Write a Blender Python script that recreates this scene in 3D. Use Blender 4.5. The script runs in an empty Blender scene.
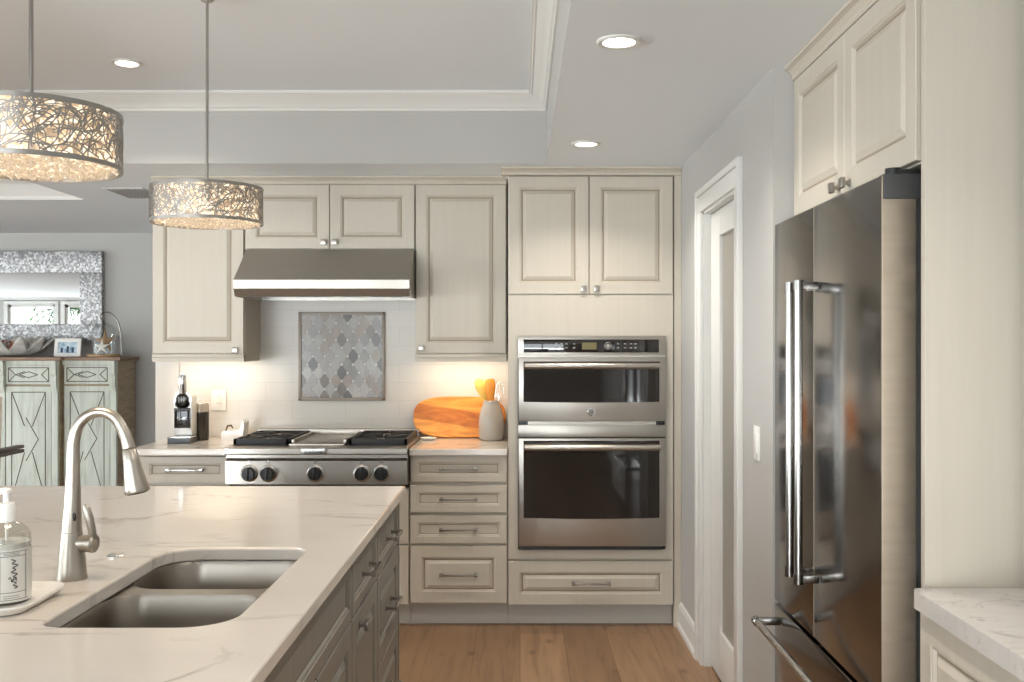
import bpy, bmesh, math, random
from mathutils import Vector, Matrix
from mathutils.geometry import tessellate_polygon
random.seed(7)
PI = math.pi
SC = bpy.context.scene
COL = SC.collection

# ------------------------------------------------------------------ camera
F_PX = 1000.0; VX, VY, EYE = 520.0, 343.0, 1.445
cam = bpy.data.cameras.new('camera'); co = bpy.data.objects.new('camera', cam); COL.objects.link(co)
co.location = (0, 0, EYE); co.rotation_euler = (PI/2, 0, 0)
cam.sensor_width = 36; cam.lens = F_PX/1024*36
cam.shift_x = (512-VX)/1024; cam.shift_y = (VY-341)/1024
cam.clip_start = 0.05; cam.clip_end = 100
SC.camera = co

# ------------------------------------------------------------------ world, colour, big lights
SC.view_settings.view_transform = 'Standard'; SC.view_settings.look = 'None'
SC.view_settings.gamma = 1; SC.view_settings.use_curve_mapping = False
SC.view_settings.exposure = 0.55
w = bpy.data.worlds.new('world'); SC.world = w; w.use_nodes = True
bg = w.node_tree.nodes['Background']; bg.inputs[0].default_value = (0.80, 0.88, 1.0, 1); bg.inputs[1].default_value = 1.6
SC.cycles.max_bounces = 10; SC.cycles.diffuse_bounces = 6; SC.cycles.glossy_bounces = 5
SC.cycles.transmission_bounces = 8; SC.cycles.transparent_max_bounces = 12
SC.cycles.sample_clamp_indirect = 6.0; SC.cycles.caustics_reflective = False; SC.cycles.caustics_refractive = False

def area(name, loc, rot, sx, sy, power, col, spread=180, shape='RECTANGLE'):
    l = bpy.data.lights.new(name, 'AREA'); l.shape = shape; l.size = sx
    if shape in ('RECTANGLE', 'ELLIPSE'): l.size_y = sy
    l.energy = power; l.color = col; l.spread = math.radians(spread)
    o = bpy.data.objects.new(name, l); COL.objects.link(o); o.location = loc; o.rotation_euler = rot
    return o
DAY = (0.91, 0.955, 1.0)
WARM = (1.0, 0.80, 0.58)
# daylight outside the glazing behind the camera and on the living-room side, plus added ground-level fill uplights
area('daylight_back', (-4.6, -5.2, 2.0), (PI/2, 0, 0), 13.0, 4.2, 820, DAY)
area('fill_uplight_back', (-4.6, -4.9, -.08), (math.radians(150), 0, 0), 13.0, 2.2, 1700, DAY)  # added upward fill in place of patio bounce, brightens the ceiling
area('daylight_left', (-12.2, 2.5, 1.6), (PI/2, 0, -PI/2), 10.0, 3.4, 350, DAY)
area('fill_uplight_left', (-12.0, 2.5, -.06), (math.radians(150), 0, -PI/2), 10.0, 2.0, 1800, DAY)  # second added uplight, lifts the ceilings and spares camera-facing fronts

# ------------------------------------------------------------------ geometry helpers
WORLD = {}                                     # world position of every object that can be a parent
class MB:
    def __init__(s): s.v = []; s.f = []; s.m = []; s.flat = set()
    def add(s, vs, fs, mi=0, flat=False):
        if flat: s.flat.update(range(len(s.f), len(s.f)+len(fs)))
        n = len(s.v); s.v += [tuple(v) for v in vs]
        for f in fs: s.f.append([n+i for i in f]); s.m.append(mi)
        return s
    def box(s, x0, x1, y0, y1, z0, z1, mi=0, b=0.0):
        x0, x1 = min(x0, x1), max(x0, x1); y0, y1 = min(y0, y1), max(y0, y1); z0, z1 = min(z0, z1), max(z0, z1)
        if b <= 0:
            vs = [(x, y, z) for x in (x0, x1) for y in (y0, y1) for z in (z0, z1)]
            fs = [(0,1,3,2), (4,6,7,5), (0,4,5,1), (2,3,7,6), (0,2,6,4), (1,5,7,3)]
            return s.add(vs, fs, mi, True)
        bm = bmesh.new(); bmesh.ops.create_cube(bm, size=1)
        for v in bm.verts: v.co = Vector(((x0+x1)/2+v.co.x*(x1-x0), (y0+y1)/2+v.co.y*(y1-y0), (z0+z1)/2+v.co.z*(z1-z0)))
        b = min(b, (x1-x0)*.45, (y1-y0)*.45, (z1-z0)*.45)
        bmesh.ops.bevel(bm, geom=bm.edges[:], offset=b, segments=2, affect='EDGES', profile=0.6)
        bm.verts.ensure_lookup_table(); bm.verts.index_update()
        s.add([v.co for v in bm.verts], [[v.index for v in f.verts] for f in bm.faces], mi, True); bm.free()
        return s
    def tube(s, pts, rad, n=12, mi=0, caps=True, closed=False):
        pts = [Vector(p) for p in pts]; k = len(pts)
        rs = [rad]*k if isinstance(rad, (int, float)) else list(rad)
        base = len(s.v); up = None
        for i, p in enumerate(pts):
            if closed: t = (pts[(i+1) % k]-pts[i-1]).normalized()
            else: t = (pts[min(i+1, k-1)]-pts[max(i-1, 0)]).normalized()
            if up is None:
                up = Vector((0, 0, 1)) if abs(t.z) < .9 else Vector((0, 1, 0))
            a = (up - t*up.dot(t)).normalized(); up = a; b = t.cross(a)
            for j in range(n):
                q = 2*PI*j/n; s.v.append(tuple(p+(a*math.cos(q)+b*math.sin(q))*rs[i]))
        for i in range(k if closed else k-1):
            i2 = (i+1) % k
            for j in range(n):
                s.f.append([base+i*n+j, base+i*n+(j+1) % n, base+i2*n+(j+1) % n, base+i2*n+j]); s.m.append(mi)
        if caps and not closed:
            s.f.append([base+j for j in range(n)][::-1]); s.m.append(mi)
            s.f.append([base+(k-1)*n+j for j in range(n)]); s.m.append(mi)
        return s
    def cyl(s, p0, p1, r0, r1=None, n=24, mi=0):
        r1 = r0 if r1 is None else r1
        return s.tube([p0, p1], [r0, r1], n, mi)
    def lathe(s, c, prof, n=32, mi=0, axis='z', sx=1.0, sy=1.0, close=False):
        base = len(s.v); k = len(prof); c = Vector(c)
        for (r, h) in prof:
            for j in range(n):
                q = 2*PI*j/n; a, b = r*math.cos(q)*sx, r*math.sin(q)*sy
                p = {'z': (a, b, h), 'y': (a, h, b), 'x': (h, a, b)}[axis]
                s.v.append(tuple(c+Vector(p)))
        for i in range(k-1):
            for j in range(n):
                s.f.append([base+i*n+j, base+i*n+(j+1) % n, base+(i+1)*n+(j+1) % n, base+(i+1)*n+j]); s.m.append(mi)
        if close:
            for j in range(n): s.f.append([base+(k-1)*n+j, base+(k-1)*n+(j+1) % n, base+(j+1) % n, base+j]); s.m.append(mi)
        else:
            if prof[0][0] > 1e-5: s.f.append([base+j for j in range(n)][::-1]); s.m.append(mi)
            if prof[-1][0] > 1e-5: s.f.append([base+(k-1)*n+j for j in range(n)]); s.m.append(mi)
        return s
    def prism(s, poly, axis, a, b, mi=0):
        """poly: 2-D outline; axis 'x': poly=(y,z), 'y': poly=(x,z), 'z': poly=(x,y)."""
        def P(u, v, h): return {'x': (h, u, v), 'y': (u, h, v), 'z': (u, v, h)}[axis]
        n = len(poly); vs = [P(u, v, a) for u, v in poly]+[P(u, v, b) for u, v in poly]
        fs = [list(range(n)), list(range(n, 2*n))[::-1]]+[[i, (i+1) % n, n+(i+1) % n, n+i] for i in range(n)]
        return s.add(vs, fs, mi)
    def rings(s, W, H, rings, M, mis=None):
        """nested rectangles (inset, depth) in a W x H panel, last one capped; M maps (u,v,w)."""
        vs = []; fs = []; ms = []
        for (i, d) in rings:
            for (u, v) in ((i, i), (W-i, i), (W-i, H-i), (i, H-i)): vs.append(M @ Vector((u, v, d)))
        for k in range(len(rings)-1):
            for j in range(4): fs.append([4*k+j, 4*k+(j+1) % 4, 4*k+4+(j+1) % 4, 4*k+4+j]); ms.append(mis[k] if mis else 0)
        k = len(rings)-1; fs.append([4*k, 4*k+1, 4*k+2, 4*k+3]); ms.append(0); fs.append([3, 2, 1, 0]); ms.append(0)
        n = len(s.v); s.v += [tuple(v) for v in vs]
        for f, m in zip(fs, ms): s.f.append([n+i for i in f]); s.m.append(m)
        return s
    def build(s, name, mats, parent=None, loc=None, smooth=0.6):
        if not isinstance(mats, (list, tuple)): mats = [mats]
        org = Vector(loc) if loc is not None else (WORLD[parent.name] if parent else Vector((0, 0, 0)))
        me = bpy.data.meshes.new(name)
        me.from_pydata([tuple(Vector(v)-org) for v in s.v], [], s.f)
        for m in mats: me.materials.append(m)
        me.polygons.foreach_set('material_index', s.m)
        bm = bmesh.new(); bm.from_mesh(me); bmesh.ops.recalc_face_normals(bm, faces=bm.faces[:]); bm.to_mesh(me); bm.free()
        if smooth:
            me.polygons.foreach_set('use_smooth', [smooth > .6 or i not in s.flat for i in range(len(me.polygons))]); me.set_sharp_from_angle(angle=smooth)
        me.update()
        o = bpy.data.objects.new(name, me); COL.objects.link(o)
        if parent:
            o.parent = parent; o.location = org-WORLD[parent.name]
        else: o.location = org
        WORLD[o.name] = org.copy()
        return o
def tag(o, label, cat, group=None):
    o['label'] = label; o['category'] = cat
    if group: o['group'] = group
    return o
def thing(name, label, cat, loc, group=None):
    o = bpy.data.objects.new(name, None); COL.objects.link(o); o.location = loc; o.empty_display_size = .05
    WORLD[o.name] = Vector(loc); return tag(o, label, cat, group)
def struct(o): o['kind'] = 'structure'; return o
def at(px, py, Y): return ((px-VX)*Y/F_PX, EYE-(py-VY)*Y/F_PX)     # pixel at depth Y -> X, Z
def copy_tree(o, dx, parent=None):
    c = o.copy(); COL.objects.link(c)
    if parent: c.parent = parent
    else: c.location = Vector(o.location)+Vector(dx)
    for ch in [x for x in COL.objects if x.parent == o]: copy_tree(ch, dx, c)
    return c
def text(body, name, mat, parent, M, size, depth=0.0004):
    cu = bpy.data.curves.new(name, 'FONT'); cu.body = body; cu.size = size; cu.extrude = depth; cu.align_x = 'CENTER'; cu.align_y = 'CENTER'
    t = bpy.data.objects.new(name, cu); COL.objects.link(t)
    dg = bpy.context.evaluated_depsgraph_get(); me = bpy.data.meshes.new_from_object(t.evaluated_get(dg))
    COL.objects.unlink(t); bpy.data.objects.remove(t)
    mb = MB(); mb.add([M @ v.co for v in me.vertices], [list(p.vertices) for p in me.polygons])
    bpy.data.meshes.remove(me)
    return mb.build(name, mat, parent, smooth=0)

# ------------------------------------------------------------------ materials
def mat(name, col, rough=0.5, metal=0.0, **k):
    m = bpy.data.materials.new(name); m.use_nodes = True; nt = m.node_tree; b = nt.nodes['Principled BSDF']
    b.inputs['Base Color'].default_value = (*col, 1); b.inputs['Roughness'].default_value = rough; b.inputs['Metallic'].default_value = metal
    for key, v in k.items(): b.inputs[key.replace('_', ' ')].default_value = v
    return m
def N(m, t, **k):
    n = m.node_tree.nodes.new(t)
    for a, v in k.items(): setattr(n, a, v)
    return n
def L(m, a, b): m.node_tree.links.new(a, b)
def coords(m, scale=(1, 1, 1), rot=(0, 0, 0), kind='Object'):
    tc = N(m, 'ShaderNodeTexCoord'); mp = N(m, 'ShaderNodeMapping'); mp.inputs['Scale'].default_value = scale; mp.inputs['Rotation'].default_value = rot
    L(m, tc.outputs[kind], mp.inputs['Vector']); return mp.outputs['Vector']
def ramp(m, fac, stops):
    r = N(m, 'ShaderNodeValToRGB'); els = r.color_ramp.elements
    while len(els) < len(stops): els.new(.5)
    for e, (p, c) in zip(els, stops): e.position = p; e.color = (*c, 1)
    L(m, fac, r.inputs['Fac']); return r.outputs['Color']
def noise_col(m, scale, stops, nscale=1.0, detail=4, rough=.55, dist=0.0):
    n = N(m, 'ShaderNodeTexNoise'); n.inputs['Scale'].default_value = nscale; n.inputs['Detail'].default_value = detail
    n.inputs['Roughness'].default_value = rough; n.inputs['Distortion'].default_value = dist
    L(m, coords(m, scale), n.inputs['Vector']); c = ramp(m, n.outputs['Fac'], stops)
    L(m, c, m.node_tree.nodes['Principled BSDF'].inputs['Base Color']); return n
def bump(m, height, strength=.2, dist=.002):
    b = N(m, 'ShaderNodeBump'); b.inputs['Strength'].default_value = strength; b.inputs['Distance'].default_value = dist
    L(m, height, b.inputs['Height']); L(m, b.outputs['Normal'], m.node_tree.nodes['Principled BSDF'].inputs['Normal']); return b

def painted(name, c, amt=.05, rough=.42, sc=(60, 60, 2.2)):
    m = mat(name, c, rough); d = tuple(x*(1-amt) for x in c); l = tuple(min(1, x*(1+amt*.5)) for x in c)
    noise_col(m, sc, [(.3, d), (.7, l)]); return m
CAB = painted('cream_paint', (.52, .475, .40), .03)
GLAZE = mat('taupe_glaze', (.30, .25, .18), .5)
ISL = painted('grey_paint', (.20, .19, .165), .12, .38)
ISLG = mat('dark_glaze', (.07, .062, .05), .5)
TOEK = mat('toe_kick_paint', (.50, .48, .44), .5)
WALL = mat('wall_paint', (.425, .415, .395), .7)
CEIL = mat('ceiling_paint', (.79, .83, .86), .8)
TRIM = mat('white_trim', (.66, .65, .62), .4)
WALLW = mat('pantry_paint', (.55, .50, .42), .8)
for m_ in (WALL, CEIL):
    n_ = N(m_, 'ShaderNodeTexNoise'); n_.inputs['Scale'].default_value = 90; L(m_, coords(m_), n_.inputs['Vector']); bump(m_, n_.outputs['Fac'], .08)
NICKEL = mat('brushed_nickel', (.36, .335, .30), .3, 1.0)
PEWTER = mat('pewter', (.30, .28, .25), .34, 1.0)
def brushed(name, c, rough, sc, aniso=.6):
    m = mat(name, c, rough, 1.0); n = N(m, 'ShaderNodeTexNoise'); n.inputs['Scale'].default_value = 1; n.inputs['Detail'].default_value = 5
    L(m, coords(m, sc), n.inputs['Vector']); r = N(m, 'ShaderNodeMapRange'); r.inputs['To Min'].default_value = rough*.75; r.inputs['To Max'].default_value = rough*1.35
    L(m, n.outputs['Fac'], r.inputs['Value']); L(m, r.outputs[0], m.node_tree.nodes['Principled BSDF'].inputs['Roughness']); return m
    bump(m, n.outputs["Fac"], .02, .0003); return m
STEEL = brushed('brushed_steel', (.43, .40, .36), .30, (2, 2, 60))
STEELV = brushed('brushed_steel_vertical', (.56, .54, .50), .27, (400, 400, 2))
FAUCET = brushed('satin_nickel', (.43, .395, .345), .34, (3, 3, 30))
SINKM = brushed('sink_steel', (.29, .26, .225), .30, (3, 40, 3))
DARKST = brushed('dark_stainless', (.20, .185, .17), .15, (300, 300, 1.5))
BAR = mat('polished_steel', (.42, .41, .39), .24, 1.0)
CHROME = mat('chrome', (.8, .8, .8), .08, 1.0)
BLACKG = mat('oven_glass', (.012, .010, .009), .04, 0, Specular_IOR_Level=.65)
BLACK = mat('black_plastic', (.012, .012, .013), .3)
IRON = mat('cast_iron', (.018, .018, .019), .55)
WHITEP = mat('white_plastic', (.80, .79, .76), .3)
CERAM = mat('white_ceramic', (.82, .80, .76), .18)
GLASSM = mat('clear_glass', (.95, .97, .96), .02, 0, Transmission_Weight=1.0, IOR=1.3)
def thin_glass(name, tint, gloss=.07):
    m = bpy.data.materials.new(name); m.use_nodes = True; nt = m.node_tree; nt.nodes.remove(nt.nodes['Principled BSDF'])
    o = nt.nodes['Material Output']; t = N(m, 'ShaderNodeBsdfTransparent'); t.inputs[0].default_value = (*tint, 1)
    g = N(m, 'ShaderNodeBsdfGlossy'); g.inputs['Roughness'].default_value = .02; x = N(m, 'ShaderNodeMixShader')
    fr = N(m, 'ShaderNodeLayerWeight'); fr.inputs[0].default_value = .35; pw = N(m, 'ShaderNodeMath', operation='MULTIPLY_ADD')
    L(m, fr.outputs['Facing'], pw.inputs[0]); pw.inputs[1].default_value = .25 if gloss < .1 else .5; pw.inputs[2].default_value = .03
    L(m, pw.outputs[0], x.inputs[0]); L(m, t.outputs[0], x.inputs[1]); L(m, g.outputs[0], x.inputs[2]); L(m, x.outputs[0], o.inputs[0]); return m
PANE = thin_glass('window_glass', (.97, .98, .97))
CLOCHEG = thin_glass('cloche_glass', (.93, .95, .95), .2)
BOTTLEG = thin_glass('bottle_glass', (.88, .88, .85), .2)

def quartz(name, base, vein, vs=1.2):
    m = mat(name, base, .12, 0, Specular_IOR_Level=.55)
    b = m.node_tree.nodes['Principled BSDF']; v = coords(m, (vs*.8, vs*1.3, vs), (0, 0, .5))
    n1 = N(m, 'ShaderNodeTexNoise'); n1.inputs['Scale'].default_value = 1.3; n1.inputs['Detail'].default_value = 6; n1.inputs['Distortion'].default_value = 1.2; L(m, v, n1.inputs['Vector'])
    thin = ramp(m, n1.outputs['Fac'], [(.482, (0, 0, 0)), (.497, (.75, .75, .75)), (.503, (.75, .75, .75)), (.520, (0, 0, 0))])
    n3 = N(m, 'ShaderNodeTexNoise'); n3.inputs['Scale'].default_value = 2.1; n3.inputs['Detail'].default_value = 3; L(m, v, n3.inputs['Vector'])
    msk = ramp(m, n3.outputs['Fac'], [(.45, (0, 0, 0)), (.62, (1, 1, 1))])
    mul = N(m, 'ShaderNodeMix', data_type='RGBA', blend_type='MULTIPLY'); mul.inputs[0].default_value = 1; L(m, thin, mul.inputs[6]); L(m, msk, mul.inputs[7])
    n2 = N(m, 'ShaderNodeTexNoise'); n2.inputs['Scale'].default_value = 3; n2.inputs['Detail'].default_value = 6; L(m, v, n2.inputs['Vector'])
    cloud = ramp(m, n2.outputs['Fac'], [(.3, tuple(x*.93 for x in base)), (.7, base)])
    mx = N(m, 'ShaderNodeMix', data_type='RGBA'); L(m, mul.outputs[2], mx.inputs[0]); L(m, cloud, mx.inputs[6]); mx.inputs[7].default_value = (*vein, 1)
    L(m, mx.outputs[2], b.inputs['Base Color']); return m
QUARTZ = quartz('white_quartz', (.66, .615, .56), (.38, .34, .29))
QGREY = quartz('pale_grey_marble', (.58, .56, .53), (.38, .37, .36), 5)

def planks():
    m = mat('oak_planks', (.4, .25, .14), .38); b = m.node_tree.nodes['Principled BSDF']
    v = coords(m, (1, 1, 1), (0, 0, PI/2)); br = N(m, 'ShaderNodeTexBrick'); br.offset = .37; br.offset_frequency = 2
    br.inputs['Scale'].default_value = 1; br.inputs['Brick Width'].default_value = 2.1; br.inputs['Row Height'].default_value = .215
    br.inputs['Mortar Size'].default_value = .0022; br.inputs['Mortar Smooth'].default_value = .3; br.inputs['Bias'].default_value = -.1
    br.inputs['Color1'].default_value = (.33, .20, .11, 1); br.inputs['Color2'].default_value = (.225, .13, .068, 1); br.inputs['Mortar'].default_value = (.17, .09, .045, 1)
    L(m, v, br.inputs['Vector'])
    n = N(m, 'ShaderNodeTexNoise'); n.inputs['Scale'].default_value = 1; n.inputs['Detail'].default_value = 6; n.inputs['Distortion'].default_value = 1.0
    L(m, coords(m, (22, 1.6, 1)), n.inputs['Vector'])
    g = ramp(m, n.outputs['Fac'], [(.25, (.62, .58, .54)), (.5, (.95, .94, .93)), (.8, (1.12, 1.1, 1.08))])
    k = N(m, 'ShaderNodeTexVoronoi'); k.inputs['Scale'].default_value = 1; L(m, coords(m, (6, 3.2, 1)), k.inputs['Vector'])
    kn = ramp(m, k.outputs['Distance'], [(.03, (.40, .32, .26)), (.16, (1, 1, 1))])
    x1 = N(m, 'ShaderNodeMix', data_type='RGBA', blend_type='MULTIPLY'); x1.inputs[0].default_value = 1; L(m, br.outputs['Color'], x1.inputs[6]); L(m, g, x1.inputs[7])
    x2 = N(m, 'ShaderNodeMix', data_type='RGBA', blend_type='MULTIPLY'); x2.inputs[0].default_value = .8; L(m, x1.outputs[2], x2.inputs[6]); L(m, kn, x2.inputs[7])
    L(m, x2.outputs[2], b.inputs['Base Color']); bump(m, br.outputs['Fac'], -.3, .001); return m
OAK = planks()
def subway():
    m = mat('subway_tile', (.7, .68, .63), .3); b = m.node_tree.nodes['Principled BSDF']
    tc = N(m, 'ShaderNodeTexCoord'); sp = N(m, 'ShaderNodeSeparateXYZ'); cb = N(m, 'ShaderNodeCombineXYZ')
    L(m, tc.outputs['Object'], sp.inputs[0]); L(m, sp.outputs['X'], cb.inputs['X']); L(m, sp.outputs['Z'], cb.inputs['Y'])
    br = N(m, 'ShaderNodeTexBrick'); br.offset = .5; br.inputs['Scale'].default_value = 1; br.inputs['Brick Width'].default_value = .304; br.inputs['Row Height'].default_value = .1035
    br.inputs['Mortar Size'].default_value = .0016; br.inputs['Mortar Smooth'].default_value = .4
    br.inputs['Color1'].default_value = (.66, .625, .57, 1); br.inputs['Color2'].default_value = (.64, .605, .55, 1); br.inputs['Mortar'].default_value = (.55, .515, .46, 1)
    L(m, cb.outputs[0], br.inputs['Vector']); L(m, br.outputs['Color'], b.inputs['Base Color']); bump(m, br.outputs['Fac'], -.5, .0015); return m
TILE = subway()
def wood(name, stops, sc=(3, 40, 40), rough=.45, dist=1.5):
    m = mat(name, stops[0][1], rough); n = noise_col(m, sc, stops, 1, 5, .6, dist); bump(m, n.outputs['Fac'], .05); return m

# ------------------------------------------------------------------ the shell
CZ = 2.337                                   # soffit height
Y_TALL, Y_UP, Y_BACK, Y_FAR = 5.076, 5.35, 5.69, 8.10
T = 2.678                                    # kitchen tray ceiling
TX0, TX1, TY0, TY1 = -3.0, .133, 0.6, 4.97
FX0, FX1, FY0, FY1 = -9.0, -2.70, 5.35, 6.24  # tray over the living room
floor = struct(MB().box(-11.2, 1.7, -3.7, 8.3, -.12, 0).build('floor', OAK, smooth=0))
c = MB(); zt = 2.9
def slab(x0, x1, y0, y1): c.box(x0, x1, y0, y1, CZ, zt)
slab(-11.2, 1.7, -3.7, TY0); slab(-11.2, TX0, TY0, FY0); slab(TX1, 1.7, TY0, TY1); slab(TX0, 1.7, TY1, FY0)
slab(FX1, 1.7, FY0, FY1); slab(-11.2, FX0, FY0, FY1); slab(-11.2, 1.7, FY1, 8.3)
c.box(TX0, TX1, TY0, TY1, T, zt+.02); c.box(FX0, FX1, FY0, FY1, 2.47, zt+.02)
c.v = [(v[0], v[1], v[2]) for v in c.v]
ce = struct(c.build('ceiling', [CEIL, WALL], smooth=0))
for p_ in ce.data.polygons:
    if abs(p_.normal.z) < .5: p_.material_index = 1
def crown_ring(x0, x1, y0, y1, z, name, prof):
    """crown moulding inside a tray: prof = (inset, z offset) list"""
    mb = MB(); vs = []; k = len(prof)
    for (i, d) in prof: vs += [(x0+i, y0+i, z+d), (x1-i, y0+i, z+d), (x1-i, y1-i, z+d), (x0+i, y1-i, z+d)]
    fs = []
    for a in range(k-1):
        for j in range(4): fs.append([4*a+j, 4*a+(j+1) % 4, 4*a+4+(j+1) % 4, 4*a+4+j])
    mb.add(vs, fs); return struct(mb.build(name, TRIM, smooth=.3))
crown_ring(TX0, TX1, TY0, TY1, T, 'trim_1', [(0, -.083), (.008, -.083), (.012, -.078), (.012, -.070), (.020, -.066), (.024, -.060), (.030, -.052), (.045, -.040), (.064, -.026), (.070, -.018), (.078, -.018), (.082, -.013), (.090, -.012), (.090, 0)])
crown_ring(FX0, FX1, FY0, FY1, 2.47, 'trim_2', [(0, -.133), (.012, -.133), (.012, -.11), (.02, -.10), (.035, -.075), (.06, -.04), (.075, -.03), (.09, -.02), (.09, 0)])

# walls
k = MB(); k.box(-2.069, .82, Y_BACK, 5.83, 0, CZ); struct(k.build('wall_kitchen', WALL, smooth=0))
k = MB(); k.box(-1.935, -.061, Y_BACK-.008, Y_BACK, .90, 1.95); bs = struct(k.build('wall_backsplash', TILE, smooth=0, loc=(-.99, 5.69, .91)))
k = MB(); k.box(-2.069, -1.937, Y_BACK-.014, Y_BACK, 0, 1.42); struct(k.build('trim_3', TRIM, smooth=0))
DY0, DY1, DH = 3.77, 4.48, 2.035             # pantry doorway
k = MB(); k.box(.82, .93, 3.24, DY0, 0, CZ); k.box(.82, .93, DY1, 5.83, 0, CZ); k.box(.82, .93, DY0, DY1, DH, CZ)
k.box(.93, 1.62, 3.24, 3.36, 0, CZ); k.box(.93, 1.62, 5.69, 5.83, 0, CZ)
struct(k.build('wall_right', WALL, smooth=0))
struct(MB().box(1.5, 1.62, 2.19, 3.24, 0, CZ).build('wall_niche', WALL, smooth=0))
struct(MB().box(1.5, 1.62, 3.36, 5.69, 0, CZ).build('wall_pantry', WALLW, smooth=0))
struct(MB().box(1.105, 1.62, -3.62, 2.175, 0, CZ).build('wall_side', WALL, smooth=0))
struct(MB().box(-11.2, -2.0, Y_FAR, 8.22, 0, CZ).box(-2.069, -1.95, 5.83, Y_FAR, 0, CZ).build('wall_far', WALL, smooth=0))
# baseboards and casing
k = MB()
def base_r(y0, y1): k.prism([(.82, 0), (.796, 0), (.796, .02), (.806, .03), (.806, .105), (.812, .125), (.82, .13)], 'y', y0, y1)
base_r(4.572, 5.15); base_r(3.26, 3.678); struct(k.build('baseboard_right', TRIM, smooth=0))
k = MB(); k.box(-11, -4.9, Y_FAR-.014, Y_FAR, 0, .13); k.box(-3.1, -2.07, Y_FAR-.014, Y_FAR, 0, .13); struct(k.build('baseboard_far', TRIM, smooth=0))
k = MB(); cw = .092
for (y0, y1, o0, o1) in ((DY0-cw, DY0+.004, DY0-cw-.004, DY0-cw+.024), (DY1-.004, DY1+cw, DY1+cw-.024, DY1+cw+.004)):
    k.box(.806, .8195, y0, y1, 0, DH-.004, b=.003); k.box(.798, .8198, o0, o1, 0, DH+cw+.004, b=.003)
k.box(.806, .8195, DY0-cw+.024, DY1+cw-.024, DH-.0035, DH+cw-.024, b=.003); k.box(.798, .8198, DY0-cw+.0245, DY1+cw-.0245, DH+cw-.0235, DH+cw+.0035, b=.003)
k.box(.82, .93, DY0, DY0+.014, 0, DH); k.box(.82, .93, DY1-.014, DY1, 0, DH); k.box(.82, .93, DY0, DY1, DH-.014, DH)
struct(k.build('trim_4', TRIM, smooth=.5))

# windows in the wall behind the camera and on the living side
wins = [(-10.05, -9.12), (-8.93, -8.2), (-7.6, -5.4), (-5.2, -3.0), (-2.4, -.3)]
k = MB(); xs = [-11.2]
for a, b in wins: xs += [a, b]
xs.append(1.62)
for i in range(0, len(xs), 2): k.box(xs[i], xs[i+1], -3.62, -3.5, 0, CZ)
for i, (a, b) in enumerate(wins):
    zb = 0 if i >= 2 else .9
    k.box(a, b, -3.62, -3.5, 2.2, CZ)
    if zb: k.box(a, b, -3.62, -3.5, 0, zb)
struct(k.build('wall_back', WALL, smooth=0))
def window(i, a, b, zb, y, fixed_x=False):
    k = MB(); g = MB(); t = .05; zt_ = 2.2
    def bx(m, u0, u1, z0, z1, d0, d1):
        (m.box(d0, d1, u0, u1, z0, z1) if fixed_x else m.box(u0, u1, d0, d1, z0, z1))
    bx(k, a, b, zb, zb+t, y-.05, y+.02); bx(k, a, b, zt_-t, zt_, y-.05, y+.02); bx(k, a, a+t, zb, zt_, y-.05, y+.02); bx(k, b-t, b, zb, zt_, y-.05, y+.02)
    if b-a > 1.5: bx(k, (a+b)/2-t/2, (a+b)/2+t/2, zb, zt_, y-.05, y+.02)
    c0 = .07
    bx(k, a-c0, a, max(0, zb-c0), zt_+c0, y+.05, y+.07); bx(k, b, b+c0, max(0, zb-c0), zt_+c0, y+.05, y+.07); bx(k, a, b, zt_, zt_+c0, y+.05, y+.07)
    bx(g, a+t, b-t, zb+t, zt_-t, y-.02, y-.012)
    o = struct(k.build('window_%d' % i, TRIM, smooth=0)); g.build('window_pane', PANE, o, smooth=0)
for i, (a, b) in enumerate(wins): window(i+1, a, b, 0 if i >= 2 else .9, -3.55)
lw = [(-2.6, -.4), (.2, 2.6), (3.2, 5.6)]
k = MB(); ys = [-3.62]
for a, b in lw: ys += [a, b]
ys.append(8.22)
for i in range(0, len(ys), 2): k.box(-11.2, -11.08, ys[i], ys[i+1], 0, CZ)
for a, b in lw: k.box(-11.2, -11.08, a, b, 2.2, CZ)
struct(k.build('wall_left', WALL, smooth=0))
for i, (a, b) in enumerate(lw): window(6+i, a, b, 0, -11.13, True)
struct(MB().box(-11.08, 1.1, -3.5, -3.43, 2.29, CZ).build('trim_5', TRIM, smooth=0))
struct(MB().box(-14, 3, -12, -3.62, -.3, -.13).build('ground', mat('patio_stone', (.55, .52, .47), .8), smooth=0))

# ------------------------------------------------------------------ cabinet fronts
def MF(x, z, y):      # panel facing -Y, u->X, v->Z, w towards the camera
    return Matrix(((1, 0, 0, x), (0, 0, -1, y), (0, 1, 0, z), (0, 0, 0, 1)))
def MX(y, z, x, s=-1):  # panel facing s*X, u->-s... runs along Y
    return Matrix(((0, 0, s, x), (1, 0, 0, y), (0, 1, 0, z), (0, 0, 0, 1)))
RAISED = [(0, -.02), (0, -.002), (.002, 0), (.056, 0), (.0585, -.003), (.063, -.003), (.067, -.010), (.073, -.010), (.075, -.008), (.090, -.001), (.092, -.001)]
RMI = [0, 0, 0, 0, 0, 0, 1, 0, 0, 0]
FLAT = [(0, -.02), (0, -.002), (.002, 0), (.034, 0), (.036, -.003), (.041, -.003), (.046, -.009), (.049, -.009), (.051, -.0085)]
FMI = [0, 0, 0, 0, 0, 0, 1, 0]
def front(name, W, H, M, parent, mats, style='raised'):
    r, mi = (RAISED, RMI) if style == 'raised' else (FLAT, FMI)
    return MB().rings(W, H, r, M, mi).build(name, mats, parent, smooth=.2)
CM = [CAB, GLAZE]; IM = [ISL, ISLG]
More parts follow.
